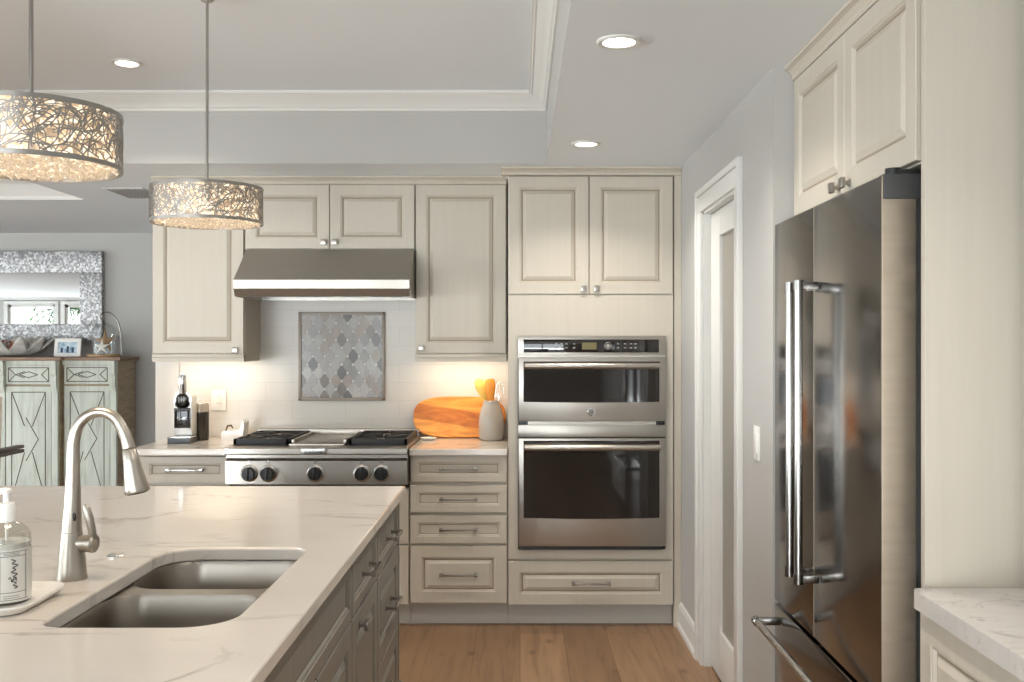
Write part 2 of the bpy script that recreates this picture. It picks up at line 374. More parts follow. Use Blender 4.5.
def bar_pull(name, M, L_, parent, m, out=.028):
    """pull centred at M's origin along u"""
    k = MB()
    def bx(u0, u1, v0, v1, w0, w1, b=.0015):
        t = MB().box(u0, u1, v0, v1, w0, w1, b=b); k.add([M @ Vector(v) for v in t.v], t.f, 0, True)
    h = L_/2
    for s in (-1, 1):
        bx(s*h-.008, s*h+.008, -.008, .008, 0, .005); bx(s*h-.005, s*h+.005, -.005, .005, .004, out)
        bx(s*h-.009, s*h+.009, -.007, .007, out-.006, out+.006)
    bx(-h, h, -.0045, .0045, out-.0045, out+.0045)
    return k.build(name, m, parent)
def square_knob(M, parent, m):
    k = MB()
    for (a, w0, w1) in ((.009, 0, .004), (.005, .004, .016), (.014, .016, .027)):
        t = MB().box(-a, a, -a, a, w0, w1, b=.002); k.add([M @ Vector(v) for v in t.v], t.f, 0, True)
    return k.build('knob', m, parent)
def crown_x(k, x0, x1, y, z0, z1, out=.035, ret=False):
    pr = [(y+.02, z0), (y-.002, z0), (y-.006, z0+.006), (y-.006, z0+(z1-z0)*.35), (y-out*.5, z0+(z1-z0)*.62), (y-out, z0+(z1-z0)*.78), (y-out, z1), (y+.02, z1)]
    k.prism(pr, 'x', x0, x1)
BR = lambda k, n, p, sm=.2: k.build(n, CM, p, smooth=sm)

# uppers: Y_UP is the door face
def upper(label, x0, x1, z0, doors, knobs, rail=True, warm=True):
    t = thing('wall_cabinet', label, 'cabinet', ((x0+x1)/2, 5.68, z0))
    k = MB().box(x0, x1, Y_UP+.021, 5.676, z0, 2.30); k.build('body', CAB, t, smooth=0)
    for (a, b) in doors:
        d = front('door', b-a, 2.292-z0-.004, MF(a, z0+.004, Y_UP), t, CM)
        kx = knobs.pop(0); square_knob(MF(kx[0], kx[1], Y_UP), d, NICKEL)
    k = MB(); crown_x(k, x0-(.0), x1, Y_UP, 2.293, CZ-.001, .03); k.build('crown', CM, t, smooth=.2)
    if rail:
        k = MB(); k.box(x0, x1, Y_UP-.004, Y_UP+.03, z0-.040, z0-.0002); k.box(x0, x1, Y_UP-.010, Y_UP+.02, z0-.018, z0-.0001, b=.003)
        k.box(x0, x0+.018, Y_UP+.02, 5.66, z0-.040, z0-.001); k.box(x1-.018, x1, Y_UP+.02, 5.66, z0-.040, z0-.001); k.build('light_rail', CM, t)
        k = MB().box(x0+.05, x1-.05, 5.48, 5.51, z0-.014, z0-.0005); k.build('light_bar', UCL, t)
        area('undercabinet_lamp', ((x0+x1)/2, 5.495, z0-.016), (0, 0, 0), x1-x0-.12, .03, 1.15, WARM)
    return t
UCL = mat('lamp_diffuser', (.9, .85, .75), .4, 0, Emission_Color=(1, .82, .6, 1), Emission_Strength=4.0)
e = .003
upper('tall single-door cream wall cabinet beside the hood, hung above the black coffee machine', -1.968, -1.476, 1.385, [(-1.966, -1.480)], [at(236, 350, Y_UP)])
upper('short two-door cream wall cabinet directly above the steel range hood', -1.4745, -.5625, 1.945, [(-1.470, -1.0205), (-1.0165, -.566)], [at(324, 242, Y_UP), at(335, 242, Y_UP)], rail=False)
upper('tall single-door cream wall cabinet above the oval cutting board and crock', -.561, -.0725, 1.385, [(-.556, -.0765)], [at(422, 348, Y_UP)])

# tall oven cabinet
def drawer_front(x0, x1, z0, z1, y, t, style='flat', pull=.17, pm=None):
    d = front('drawer', x1-x0, z1-z0, MF(x0, z0, y), t, CM, style)
    bar_pull('handle', MF((x0+x1)/2, (z0+z1)/2, y), pull, d, pm or PEWTER); return d
yt = Y_TALL
t = thing('oven_cabinet', 'full-height cream cabinet that houses the built-in double oven', 'cabinet', (.36, 5.6, 0))
k = MB(); k.box(-.061, -.042, yt+.021, 5.676, .112, 2.30); k.box(.764, .782, yt+.021, 5.676, .112, 2.30); k.box(-.042, .764, 5.60, 5.676, .112, 2.30)
k.box(-.042, .764, yt+.021, 5.60, 1.665, 2.30); k.box(-.042, .764, yt+.021, 5.60, .112, .385); k.build('body', CAB, t, smooth=0)
k = MB(); k.box(.784, .819, yt+.005, yt+.06, 0.0, 2.30); k.build('filler_strip', CAB, t, smooth=0)
zd0, zd1 = at(0, 294, yt)[1], at(0, 176.5, yt)[1]
d = front('door', .406, zd1-zd0, MF(-.058, zd0, yt), t, CM); square_knob(MF(*at(583.5, 288.5, yt), yt), d, NICKEL)
d = front('door', .422, zd1-zd0, MF(.354, zd0, yt), t, CM); square_knob(MF(*at(596.5, 288.5, yt), yt), d, NICKEL)
OX0, OX1, OZ0, OZ1 = -.010, .738, at(0, 547, yt)[1], at(0, 336, yt)[1]
zf0, zf1 = at(0, 559, yt)[1], zd0-.006
k = MB(); k.box(-.058, .778, yt+.004, yt+.02, OZ1, zf1); k.box(-.058, .778, yt+.004, yt+.02, zf0, OZ0-.012); k.box(-.058, OX0, yt+.004, yt+.02, OZ0-.012, OZ1); k.box(OX1, .778, yt+.004, yt+.02, OZ0-.012, OZ1)
k.build('fascia', CAB, t, smooth=0)
drawer_front(-.058, .778, at(0, 605, yt)[1], at(0, 561, yt)[1], yt, t, 'raised', .18)
k = MB(); crown_x(k, -.0945, .818, yt, 2.296, CZ-.001, .035)
k.prism([(-.063, 2.296), (-.066, 2.302), (-.066, 2.31), (-.080, 2.322), (-.095, 2.328), (-.095, CZ-.001), (-.060, CZ-.001), (-.060, 2.296)], 'y', yt+.0205, 5.318); k.build('crown', CM, t, smooth=.2)
k = MB().box(-.061, .782, yt+.075, yt+.09, 0.001, .111); k.build('toe_kick', TOEK, t, smooth=0)

# drawer base cabinet
t = thing('drawer_cabinet', 'cream base cabinet of four stacked drawers below the cutting board', 'cabinet', (-.31, 5.6, 0))
k = MB().box(-.561, -.063, yt+.021, 5.676, .112, .872); k.build('body', CAB, t, smooth=0)
k = MB().box(-.561, -.063, yt+.075, yt+.09, .001, .111); k.build('toe_kick', TOEK, t, smooth=0)
for (a, b, s) in ((455.5, 482, 'flat'), (485.5, 512.5, 'flat'), (515.5, 543.5, 'flat'), (546, 603, 'raised')):
    drawer_front(-.556, -.067, at(0, b, yt)[1], at(0, a, yt)[1], yt, t, s, .175)
# cabinet under the rangetop
t = thing('base_cabinet', 'low cream base cabinet underneath the steel rangetop', 'cabinet', (-1.02, 5.6, 0))
k = MB().box(-1.475, -.563, yt+.021, 5.676, .112, .705); k.build('body', CAB, t, smooth=0)
k = MB().box(-1.475, -.563, yt+.075, yt+.09, .001, .111); k.build('toe_kick', TOEK, t, smooth=0)
drawer_front(-1.472, -.566, .425, .703, yt, t, 'flat', .25); drawer_front(-1.472, -.566, .118, .417, yt, t, 'flat', .25)
# base at the end under the coffee machine
t = thing('drawer_cabinet', 'cream base cabinet with one drawer showing, under the coffee machine', 'cabinet', (-1.71, 5.6, 0))
k = MB().box(-1.945, -1.477, yt+.021, 5.676, .112, .872); k.build('body', CAB, t, smooth=0)
k = MB().box(-1.945, -1.477, yt+.075, yt+.09, .001, .111); k.build('toe_kick', TOEK, t, smooth=0)
drawer_front(-1.915, -1.48, .735, .868, yt, t, 'flat', .17, BAR)
d = front('door', .215, .60, MF(-1.915, .118, yt), t, CM); square_knob(MF(-1.73, .66, yt), d, NICKEL)
d = front('door', .215, .60, MF(-1.696, .118, yt), t, CM); square_knob(MF(-1.66, .66, yt), d, NICKEL)

CT0, CT1 = .875, .910
def counter(name, label, outer, hole, mat_, z0=CT0, z1=CT1, bev=.006):
    cx = sum(p[0] for p in outer)/len(outer); cy = sum(p[1] for p in outer)/len(outer)
    loops = [[Vector((x, y, 0)) for x, y in outer]]+([[Vector((x, y, 0)) for x, y in hole]] if hole else [])
    P = [p for l in loops for p in l]; n = len(P); bm = bmesh.new(); bv = [bm.verts.new(p) for p in P]; o_ = 0
    for l in loops:
        for i in range(len(l)): bm.edges.new((bv[o_+i], bv[o_+(i+1) % len(l)]))
        o_ += len(l)
    bm.verts.index_update(); bmesh.ops.triangle_fill(bm, edges=bm.edges[:], use_beauty=True)
    tri = [[v.index for v in f.verts] for f in bm.faces]; bm.free()
    k = MB(); vs = [(p.x, p.y, z1) for p in P]+[(p.x, p.y, z0) for p in P]
    fs = [list(a) for a in tri]+[[n+i for i in a][::-1] for a in tri]; o_ = 0
    for l in loops:
        m = len(l)
        for i in range(m): fs.append([o_+i, o_+(i+1) % m, n+o_+(i+1) % m, n+o_+i])
        o_ += m
    k.add(vs, fs); o = k.build(name, mat_, loc=(cx, cy, z0), smooth=.5)
    md = o.modifiers.new('bevel', 'BEVEL'); md.width = bev; md.segments = 3; md.limit_method = 'ANGLE'; md.angle_limit = math.radians(50)
    return tag(o, label, 'countertop')
def rrect(x0, x1, y0, y1, r, n=8):
    rs = r if isinstance(r, (list, tuple)) else [r]*4; out = []
    for (cx, cy, a0, q) in ((x1-rs[0], y0+rs[0], -PI/2, rs[0]), (x1-rs[1], y1-rs[1], 0, rs[1]), (x0+rs[2], y1-rs[2], PI/2, rs[2]), (x0+rs[3], y0+rs[3], PI, rs[3])):
        for i in range(n+1): a = a0+PI/2*i/n; out.append((cx+q*math.cos(a), cy+q*math.sin(a)))
    return out
counter('countertop', 'short white quartz counter holding the coffee machine', [(-1.975, 5.045), (-1.477, 5.045), (-1.477, 5.674), (-1.975, 5.674)], None, QUARTZ)
counter('countertop', 'short white quartz counter holding the cutting board and crock', [(-.561, 5.045), (-.063, 5.045), (-.063, 5.674), (-.561, 5.674)], None, QUARTZ)

# ------------------------------------------------------------------ wall oven
yo = yt-.018
t = thing('double_wall_oven', 'stainless steel double wall oven with two black glass doors', 'oven', (.364, 5.3, OZ0))
Z = lambda py: at(0, py, yo)[1]
X = lambda px: at(px, 0, yo)[0]
k = MB().box(OX0+.003, OX1-.003, yo+.022, 5.55, OZ0+.003, OZ1-.003); k.build('body', BLACK, t, smooth=0)
k = MB().box(OX0, OX1, yo+.004, yo+.021, Z(355), OZ1, b=.002); k.box(OX0-.002, OX1+.002, yo+.003, yo+.006, Z(357.5), Z(354.7)); k.build('trim_frame', STEEL, t)
cp = MB().box(X(523.5), X(659), yo+.0005, yo+.004, Z(352.5), Z(339.5), b=.001).build('control_panel', BLACKG, t)
LED = mat('display', (.02, .02, .01), .3, 0, Emission_Color=(.30, .24, .08, 1), Emission_Strength=.35)
MB().box(X(582), X(596.5), yo-.0004, yo+.0004, Z(349.5), Z(342.5)).build('display', LED, cp, smooth=0)
MARK = mat('pale_marking', (.20, .20, .19), .4)
k = MB().tube([(X(608)+.016*math.cos(a), yo-.001, Z(345.8)+.016*math.sin(a)) for a in [2*PI*i/28 for i in range(28)]], .0022, 8, closed=True)
k.cyl((X(608), yo+.001, Z(345.8)), (X(608), yo-.004, Z(345.8)), .010); k.build('dial', NICKEL, cp)
k = MB()
for cx in (556.5, 561.5, 566.5, 574, 618, 625, 631, 635.5):
    for cz in (343.8, 347.8): k.box(X(cx)-.006, X(cx)+.006, yo-.0004, yo+.0004, Z(cz)-.0035, Z(cz)+.0035)
k.build('touch_keys', MARK, cp, smooth=0)
text('PROFILE', 'lettering', MARK, cp, MF(X(531.5), Z(345.5), yo-.0002), .010)
def oven_door(name, z0, z1, gz0, gz1, hz, sag):
    d = MB().box(OX0+.003, OX1-.003, yo-.012, yo+.020, z0, z1, b=.004).build('door', STEEL, t)
    pts = [(X(523.5), gz1), (X(523.5), gz0+sag)]
    for i in range(13): u = i/12; pts.append((X(523.5)+(X(659)-X(523.5))*u, gz0+sag*(2*u-1)**2))
    pts += [(X(659), gz1)]; pts = [p for j, p in enumerate(pts) if j == 0 or p != pts[j-1]]
    MB().prism(pts, 'y', yo-.0145, yo-.011).build('glass', BLACKG, d, smooth=0)
    k = MB(); x0, x1 = X(524.5), X(658.5); n = 14
    P = [(x0+(x1-x0)*i/n, yo-.058-.006*(1-(2*i/n-1)**2), hz) for i in range(n+1)]
    base = MB().tube(P, .0165, 14); k.add(base.v, base.f)
    for x in (x0+.012, x1-.012): k.box(x-.009, x+.009, yo-.056, yo-.013, hz-.010, hz+.010, b=.003)
    k.build('handle', STEEL, d); return d
up = oven_door('door', Z(421), Z(357.5), Z(402.5), Z(361.5), Z(365.7), .004)
k = MB().lathe((X(591.2), yo-.012, Z(411.8)), [(.020, 0), (.020, -.003), (.017, -.004), (.0165, -.0025), (.001, -.0025)], 28, axis='y')
bd = k.build('badge', CHROME, up); MB().lathe((X(591.2), yo-.0148, Z(411.8)), [(.0145, 0), (.0145, -.0004)], 28, axis='y').build('badge_disc', mat('badge_grey', (.08, .08, .08), .3, .6), bd) if False else None
text('GE', 'badge_lettering', BLACK, up, MF(X(591.2), Z(411.8), yo-.0146), .019)
k = MB().box(OX0+.001, OX1-.001, yo-.004, yo+.021, Z(437), Z(425), b=.002); k.box(OX0+.05, OX1-.05, yo+.001, yo+.02, Z(425), Z(421.3)); k.build('vent_strip', STEEL, t)
low = oven_door('door', Z(546), Z(438), Z(518.5), Z(440.5), Z(446.5), .006)
MB().box(OX0+.008, OX1-.016, yo+.002, yo+.02, OZ0-.011, Z(546.5)).build('base_strip', BLACK, t, smooth=0)

# ------------------------------------------------------------------ rangetop
Yr = 5.0
RX0, RX1 = -1.474, -.564
t = thing('gas_rangetop', 'stainless steel gas rangetop with five black knobs', 'cooktop', ((RX0+RX1)/2, 5.3, .71))
ZR = lambda py: at(0, py, Yr)[1]
k = MB(); zb, zp, zl = ZR(485), ZR(461), ZR(455)
k.prism([(Yr+.01, zb), (Yr, zb+.004), (Yr, zp), (Yr+.022, zp+.012), (Yr+.022, zl), (Yr-.012, zl+.002), (Yr-.018, zl+.008), (Yr-.018, ZR(448.5)), (Yr-.010, .923), (Yr+.03, .925), (5.64, .925), (5.64, zb)], 'x', RX0, RX1)
body = k.build('body', STEEL, t, smooth=.3)
MB().box(RX0, RX1, 5.60, 5.665, .926, .962, b=.003).build('backguard', STEEL, t)
# griddle
k = MB().box(-1.165, -.885, 5.04, 5.59, .926, .936, b=.003); k.box(-1.165, -1.150, 5.10, 5.59, .936, .952, b=.002); k.box(-.900, -.885, 5.10, 5.59, .936, .952, b=.002); k.box(-1.15, -.9, 5.575, 5.59, .936, .955, b=.002); k.build('griddle', STEEL, t)
k = MB().box(*[at(303, 0, Yr)[0], at(327, 0, Yr)[0]], Yr-.04, Yr-.016, ZR(454), ZR(448.5)+.004, b=.002); k.build('grease_tray_pull', BAR, t)
for px in (249.5, 268.5, 315.5, 362, 381.5):
    cx, cz = at(px, 473.3, Yr); 
    b_ = MB().lathe((cx, Yr, cz), [(.043, .001), (.043, -.006), (.036, -.010), (.034, -.010)], 28, axis='y').build('knob_bezel', BAR, t)
    k = MB().lathe((cx, Yr-.008, cz), [(.033, 0), (.033, -.026), (.029, -.032), (.001, -.032)], 28, axis='y'); k.box(cx-.004, cx+.004, Yr-.048, Yr-.03, cz-.028, cz+.028, b=.001)
    k.build('knob', BLACK, b_)
    k = MB().cyl((cx, Yr+.002, cz+.057), (cx, Yr-.003, cz+.057), .008, n=16); k.build('indicator', BAR, t)
for (a, b) in ((RX0+.012, -1.180), (-.872, RX1-.012)):
    g = MB(); y0, y1 = 5.10, 5.60; z0, z1 = .940, .956
    g.box(a, b, y0, y0+.016, z0-.015, z1, b=.002); g.box(a, b, y1-.016, y1, z0-.015, z1, b=.002); g.box(a, a+.016, y0, y1, z0-.015, z1, b=.002); g.box(b-.016, b, y0, y1, z0-.015, z1, b=.002)
    ym = (y0+y1)/2; g.box(a, b, ym-.008, ym+.008, z0-.004, z1, b=.002)
    for yc in ((y0+ym)/2, (ym+y1)/2):
        xc = (a+b)/2
        for q in range(8):
            an = q*PI/4+PI/8*0; dx, dy = math.cos(an), math.sin(an)
            R = min((b-a)/2/max(abs(dx), 1e-3), (y1-y0)/4/max(abs(dy), 1e-3))
            g.tube([(xc+dx*.035, yc+dy*.035, z1-.006), (xc+dx*(R-.008), yc+dy*(R-.008), z1-.006)], .0065, 6)
    g.build('grate', IRON, t)
    for yc in ((y0+ym)/2, (ym+y1)/2):
        k = MB().lathe(((a+b)/2, yc, .925), [(.055, .0), (.050, .006), (.034, .010), (.034, .018), (.028, .022), (.001, .022)], 24); k.build('burner', mat('burner_brass', (.42, .36, .26), .4, .8), t)
    MB().box(a+.004, b-.004, 5.06, 5.60, .9252, .9268).build('burner_pan', IRON, t, smooth=0)

# ------------------------------------------------------------------ range hood
t = thing('range_hood', 'sloped stainless steel range hood over the rangetop', 'range hood', (-1.018, 5.4, 1.68))
hz = lambda py, Y=5.10: at(0, py, Y)[1]
pr = [(5.66, 1.942), (5.335, 1.942), (5.325, 1.930), (5.105, hz(279)), (5.10, hz(279)-.004), (5.10, hz(288.5)), (5.125, hz(296)), (5.15, hz(296)), (5.15, hz(290)), (5.64, hz(290)), (5.64, hz(296)), (5.66, hz(296))]
hs = brushed('hood_steel', (.42, .395, .36), .38, (2, 60, 2))
k = MB().prism(pr, 'x', -1.462, -.564); k.build('canopy', hs, t, smooth=.3)
for x in (-1.4625, -.5655): MB().box(x-.002, x+.004, 5.125, 5.655, hz(296)-.002, hz(289)).build('side_lip', hs, t, smooth=0)
for cx in (-1.24, -.80): MB().box(cx-.2, cx+.2, 5.2, 5.6, hz(292.5), hz(290)-.001).build('filter', mat('filter_mesh', (.30, .29, .27), .4, 1.0), t, smooth=0)
for cx in (-1.34, -.70):
    k = MB().lathe((cx, 5.17, hz(290.5)), [(.03, 0), (.03, -.006), (.001, -.006)], 20); k.build('hood_lamp', UCL, t)

# ------------------------------------------------------------------ mosaic panel, outlet, switch
mx0, mz1 = at(299, 312, 5.69); mx1, mz0 = at(385.5, 400.5, 5.69); ym = 5.68
t = thing('mosaic_panel', 'framed marble mosaic of pointed ovals on the backsplash', 'mosaic panel', ((mx0+mx1)/2, ym, mz0))
STONE = mat('beige_stone_trim', (.30, .25, .20), .35); fw = .018
k = MB(); k.box(mx0, mx1, ym-.012, ym+.001, mz1-fw, mz1, b=.004); k.box(mx0, mx1, ym-.012, ym+.001, mz0, mz0+fw, b=.004); k.box(mx0, mx0+fw, ym-.012, ym+.001, mz0, mz1, b=.004); k.box(mx1-fw, mx1, ym-.012, ym+.001, mz0, mz1, b=.004); k.build('frame', STONE, t)
cols = [(.28, .26, .24), (.33, .31, .28), (.22, .205, .185), (.38, .36, .33), (.08, .065, .055), (.15, .115, .09), (.28, .225, .18)]
mats_ = [mat('mosaic_grout', (.55, .53, .49), .5)]
for q, cc in enumerate(cols):
    m = mat('mosaic_marble_%d' % q, cc, .18)
    noise_col(m, (40, 40, 8), [(.3, tuple(x*.8 for x in cc)), (.7, tuple(min(1, x*1.15) for x in cc))], 1, 4, .6, 1.0); mats_.append(m)
mats_.append(mat('mosaic_dot', (.78, .76, .72), .15))
k = MB().box(mx0+fw, mx1-fw, ym-.002, ym+.001, mz0+fw, mz1-fw)
ix0, ix1, iz0, iz1 = mx0+fw, mx1-fw, mz0+fw, mz1-fw; nx, nz = 14, 20; sx_, sz_ = (ix1-ix0)/nx, (iz1-iz0)/5.0
rs_ = random.Random(3)
def clampq(pts):
    o = [(min(max(x, ix0), ix1), min(max(z, iz0), iz1)) for x, z in pts]
    if max(p[0] for p in o)-min(p[0] for p in o) < .004 or max(p[1] for p in o)-min(p[1] for p in o) < .004: return None
    q = []
    for p in o:
        if not q or (abs(p[0]-q[-1][0])+abs(p[1]-q[-1][1])) > 1e-5: q.append(p)
    return q if len(q) > 2 else None
for i in range(nx+1):
    for j in range(-1, 11):
        cx = ix0+i*sx_; cz = iz0+(j+(.5 if i % 2 else 0))*sz_; a, b = sx_*.93, sz_*.46
        pts = [(cx, cz-b), (cx+a*.55, cz-b*.55), (cx+a*.88, cz-b*.2), (cx+a*.88, cz+b*.2), (cx+a*.55, cz+b*.55), (cx, cz+b), (cx-a*.55, cz+b*.55), (cx-a*.88, cz+b*.2), (cx-a*.88, cz-b*.2), (cx-a*.55, cz-b*.55)]
        q = clampq(pts)
        if q:
            c_ = rs_.random(); mi = 1+(rs_.choice([4, 5]) if c_ < .22 else rs_.choice([0, 1, 2, 3, 6, 1, 0]))
            k.prism(q, 'y', ym-.0055, ym-.001, mi)
for i in range(nx+1):
    for j in range(0, 10):
        cx = ix0+i*sx_; cz = iz0+(j+(0 if i % 2 else .5))*sz_
        if ix0+.004 < cx < ix1-.004 and iz0+.004 < cz < iz1-.004: k.prism([(cx-.0062, cz), (cx, cz-.0062), (cx+.0062, cz), (cx, cz+.0062)], 'y', ym-.0075, ym-.001, 8)
k.build('tiles', mats_, t, smooth=0)

def plate(label, name, M, W, H, cat, rocker):
    t = thing(name, label, cat, M @ Vector((0, 0, 0)))
    def bx(k, *a, b=.0015):
        tt = MB().box(*a, b=b); k.add([M @ Vector(v) for v in tt.v], tt.f, 0, True); return k
    bx(MB(), -W/2, W/2, -H/2, H/2, 0, .006, b=.002).build('plate', WHITEP, t)
    for s in rocker:
        bx(MB(), s-.016, s+.016, -.033, .033, .005, .009).build('socket' if cat == 'outlet' else 'rocker', WHITEP, t)
        if cat == 'outlet':
            k = MB()
            for dz in (-.018, .018):
                for dx in (-.006, .006): bx(k, s+dx-.001, s+dx+.001, dz-.004, dz+.004, .0085, .0094, b=0)
            k.build('slot', BLACK, t, smooth=0)
x_, z_ = at(219, 400, 5.68); plate('white double outlet plate on the tiles behind the canister', 'wall_outlet', MF(x_, z_, 5.682), .085, .118, 'outlet', (0,))
plate('white switch plate on the grey wall between pantry door and refrigerator', 'light_switch', MX(3.45, 1.10, .82), .075, .118, 'switch', (0,))

# ------------------------------------------------------------------ pantry door
d = struct(MB().box(.852, .888, DY1-.018-.19, DY1-.018, .012, DH-.018, b=.002).box(.852, .888, DY0+.018, DY0+.13, .012, DH-.018, b=.002)
    .box(.852, .888, DY0+.13, DY1-.208, .012, .21, b=.002).box(.852, .888, DY0+.13, DY1-.208, 1.905, DH-.018, b=.002).build('door_1', TRIM, smooth=.5))
FROST = mat('frosted_glass', (.46, .43, .37), .45, 0, Transmission_Weight=.35)
n_ = N(FROST, 'ShaderNodeTexVoronoi'); n_.inputs['Scale'].default_value = 140; L(FROST, coords(FROST), n_.inputs['Vector']); bump(FROST, n_.outputs['Distance'], .5, .003)
MB().box(.866, .873, DY0+.13, DY1-.208, .21, 1.905).build('door_glass', FROST, d, smooth=0)

# ------------------------------------------------------------------ refrigerator and its surround
fx = .82; fy0, fym, fy1 = 2.27, 2.795, 3.222
t = thing('refrigerator', 'tall dark stainless French-door refrigerator with bottom freezer drawer', 'refrigerator', (1.1, 2.75, 0))
BODYG = mat('fridge_body_grey', (.05, .05, .05), .45)
MB().box(.905, 1.46, fy0+.012, fy1-.005, .03, 1.80, b=.004).build('body', BODYG, t)
EDGE = brushed('door_edge_reflection', (.45, .38, .30), .55, (2, 60, 60))  # beige reflection on the door's near edge is put into this steel colour
def slab_door(name, y0, y1, z0, z1):
    k = MB().box(fx, .902, y0, y1, z0, z1, b=.006)
    o = k.build(name, [DARKST, EDGE], t)
    for p in o.data.polygons:
        if p.normal.y < -.9: p.material_index = 1
    return o
zg = .615
d1 = slab_door('door', fy0, fym-.002, zg+.006, 1.826); d2 = slab_door('door', fym+.002, fy1, zg+.006, 1.826); d3 = slab_door('freezer_drawer', fy0, fy1, .10, zg-.006)
d1['label'] = 'door nearer the end panel'; 
MOUNT = mat('mount_steel', (.30, .29, .28), .2, 1.0)
def bar_handle(y, z0, z1, par):
    k = MB().cyl((.765, y, z0), (.765, y, z1), .0115, n=20)
    h = k.build('handle', BAR, par)
    for z in (z0-.002, z1-.026): MB().cyl((.765, y, z), (.765, y, z+.028), .0145, n=20).box(.765, fx-.001, y-.011, y+.011, z+.003, z+.024, b=.002).build('handle_mount', MOUNT, h)
bar_handle(2.748, .785, 1.615, d1); bar_handle(2.838, .785, 1.615, d2)
k = MB().cyl((.745, 2.33, .569), (.745, 3.15, .569), .0115, n=20); h = k.build('handle', BAR, d3)
for y in (2.33, 3.15): MB().cyl((.745, y-.014, .569), (.745, y+.014, .569), .0145, n=20).box(.745, fx-.001, y-.011, y+.011, .558, .580, b=.002).build('handle_mount', MOUNT, h)
MB().box(.824, .915, fy0-.004, fy0+.03, 1.772, 1.829, b=.003).build('hinge_cover', BODYG, t)
k = MB().box(.86, 1.0, fy0+.005, fy0+.10, 1.802, 1.842, b=.006); k.cyl((.858, fy0+.03, 1.80), (.858, fy0+.03, 1.846), .018, n=16); k.build('hinge', BLACK, t)
MB().box(.88, 1.44, fy0+.03, fy1-.02, .0, .10).build('base_grille', BLACK, t, smooth=0)

ax = .885
t = thing('wall_cabinet', 'two-door cream wall cabinet directly above the dark refrigerator', 'cabinet', (1.2, 2.7, 1.85))
MB().box(ax+.021, 1.495, 2.222, 3.236, 1.85, 2.30).build('body', CAB, t, smooth=0)
Mx = lambda y, z: MX(y, z, ax)
d = front('door', 2.728-2.238, 2.292-1.854, Mx(2.238, 1.854), t, CM); square_knob(Mx(2.685, 1.875), d, NICKEL)
d = front('door', 3.232-2.732, 2.292-1.854, Mx(2.732, 1.854), t, CM); square_knob(Mx(2.775, 1.875), d, NICKEL)
pr = [(ax+.02, 2.293), (ax-.002, 2.293), (ax-.005, 2.298), (ax-.005, 2.308), (ax-.016, 2.322), (ax-.030, 2.328), (ax-.030, CZ-.001), (ax+.02, CZ-.001)]
MB().prism(pr, 'y', 2.20, 3.238).build('crown', CM, t, smooth=.2)
o = MB().box(.889, 1.103, 2.196, 2.218, 0, CZ-.002, b=.002); o.box(1.103, 1.495, 2.196, 2.218, 0, CZ-.002)
tag(o.build('end_panel', CAB, loc=(1.15, 2.207, 0), smooth=.5), 'tall plain cream side panel beside the refrigerator', 'cabinet panel')
t = thing('base_cabinet', 'cream base cabinet with raised-panel doors under the pale grey counter', 'cabinet', (1.0, 1.4, 0))
MB().box(.896, 1.100, .60, 2.192, .112, .862).build('body', CAB, t, smooth=0); MB().box(.95, .965, .60, 2.192, .001, .111).build('toe_kick', TOEK, t, smooth=0)
for (a, b) in ((1.665, 2.188), (1.135, 1.66), (.605, 1.13)):
    d = front('door', b-a, .740, MX(a, .118, .875), t, CM); square_knob(MX(b-.06 if a > 1.5 else a+.06, .80, .875), d, NICKEL) if a < 1.5 else None
counter('countertop', 'pale grey marble counter against the cream end panel', rrect(.857, 1.103, .58, 2.192, [.004, .004, .02, .004], 4), None, QGREY, .868, .908, .009)

# ------------------------------------------------------------------ island
IX1, IX0, IY0, IY1 = -.428, -2.20, .80, 3.745; ifx = -.450
t = thing('island_cabinet', 'long grey painted island cabinet under the white quartz top', 'island cabinet', (-1.2, 2.3, 0))
k = MB(); k.box(-1.75, ifx-.021, IY0+.05, 1.80, .10, .873); k.box(-1.75, ifx-.021, 2.68, 3.70, .10, .873); k.box(-1.75, -1.10, 1.80, 2.68, .10, .873)
k.box(-1.10, ifx-.021, 1.80, 2.68, .10, .60); k.box(-.50, ifx-.021, 1.80, 2.68, .60, .873)
k.build('body', ISL, t, smooth=0)
MB().box(-1.7, -.53, IY0+.1, 3.63, .0, .10).build('toe_kick', ISLG, t, smooth=0)
MI = lambda y, z: Matrix(((0, 0, 1, ifx), (-1, 0, 0, y), (0, 1, 0, z), (0, 0, 0, 1)))
def ifront(name, y0, y1, z0, z1, style): return front(name, y1-y0, z1-z0, MI(y1, z0), t, IM, style)
def irow(y0, y1, z0, z1, name='drawer', style='flat', pull=True):
    d = ifront(name, y0, y1, z0, z1, style)
    if pull: bar_pull('handle', MI((y0+y1)/2, (z0+z1)/2), .13, d, PEWTER, .034)
irow(3.160, 3.695, .705, .868); irow(3.160, 3.695, .410, .698, style='raised'); irow(3.160, 3.695, .112, .403, style='raised')
irow(2.685, 3.150, .705, .868)
d = ifront('door', 2.685, 3.150, .112, .698, 'raised'); square_knob(MI(2.80, .655), d, PEWTER)
irow(1.765, 2.675, .705, .868, 'false_front', 'flat', False)
d = ifront('door', 2.223, 2.675, .112, .698, 'raised'); square_knob(MI(2.275, .655), d, PEWTER)
d = ifront('door', 1.765, 2.217, .112, .698, 'raised'); square_knob(MI(2.165, .655), d, PEWTER)
irow(.86, 1.755, .705, .868); d = ifront('door', .86, 1.755, .112, .698, 'raised')
MB().box(ifx-.03, ifx+.002, 3.697, 3.712, .0, .872).build('corner_post', ISL, t, smooth=0)
SX0, SX1, SY0, SY1 = -.915, -.550, 1.885, 2.612
hole = rrect(SX0, SX1, SY0, SY1, [.10, .06, .10, .05], 10)
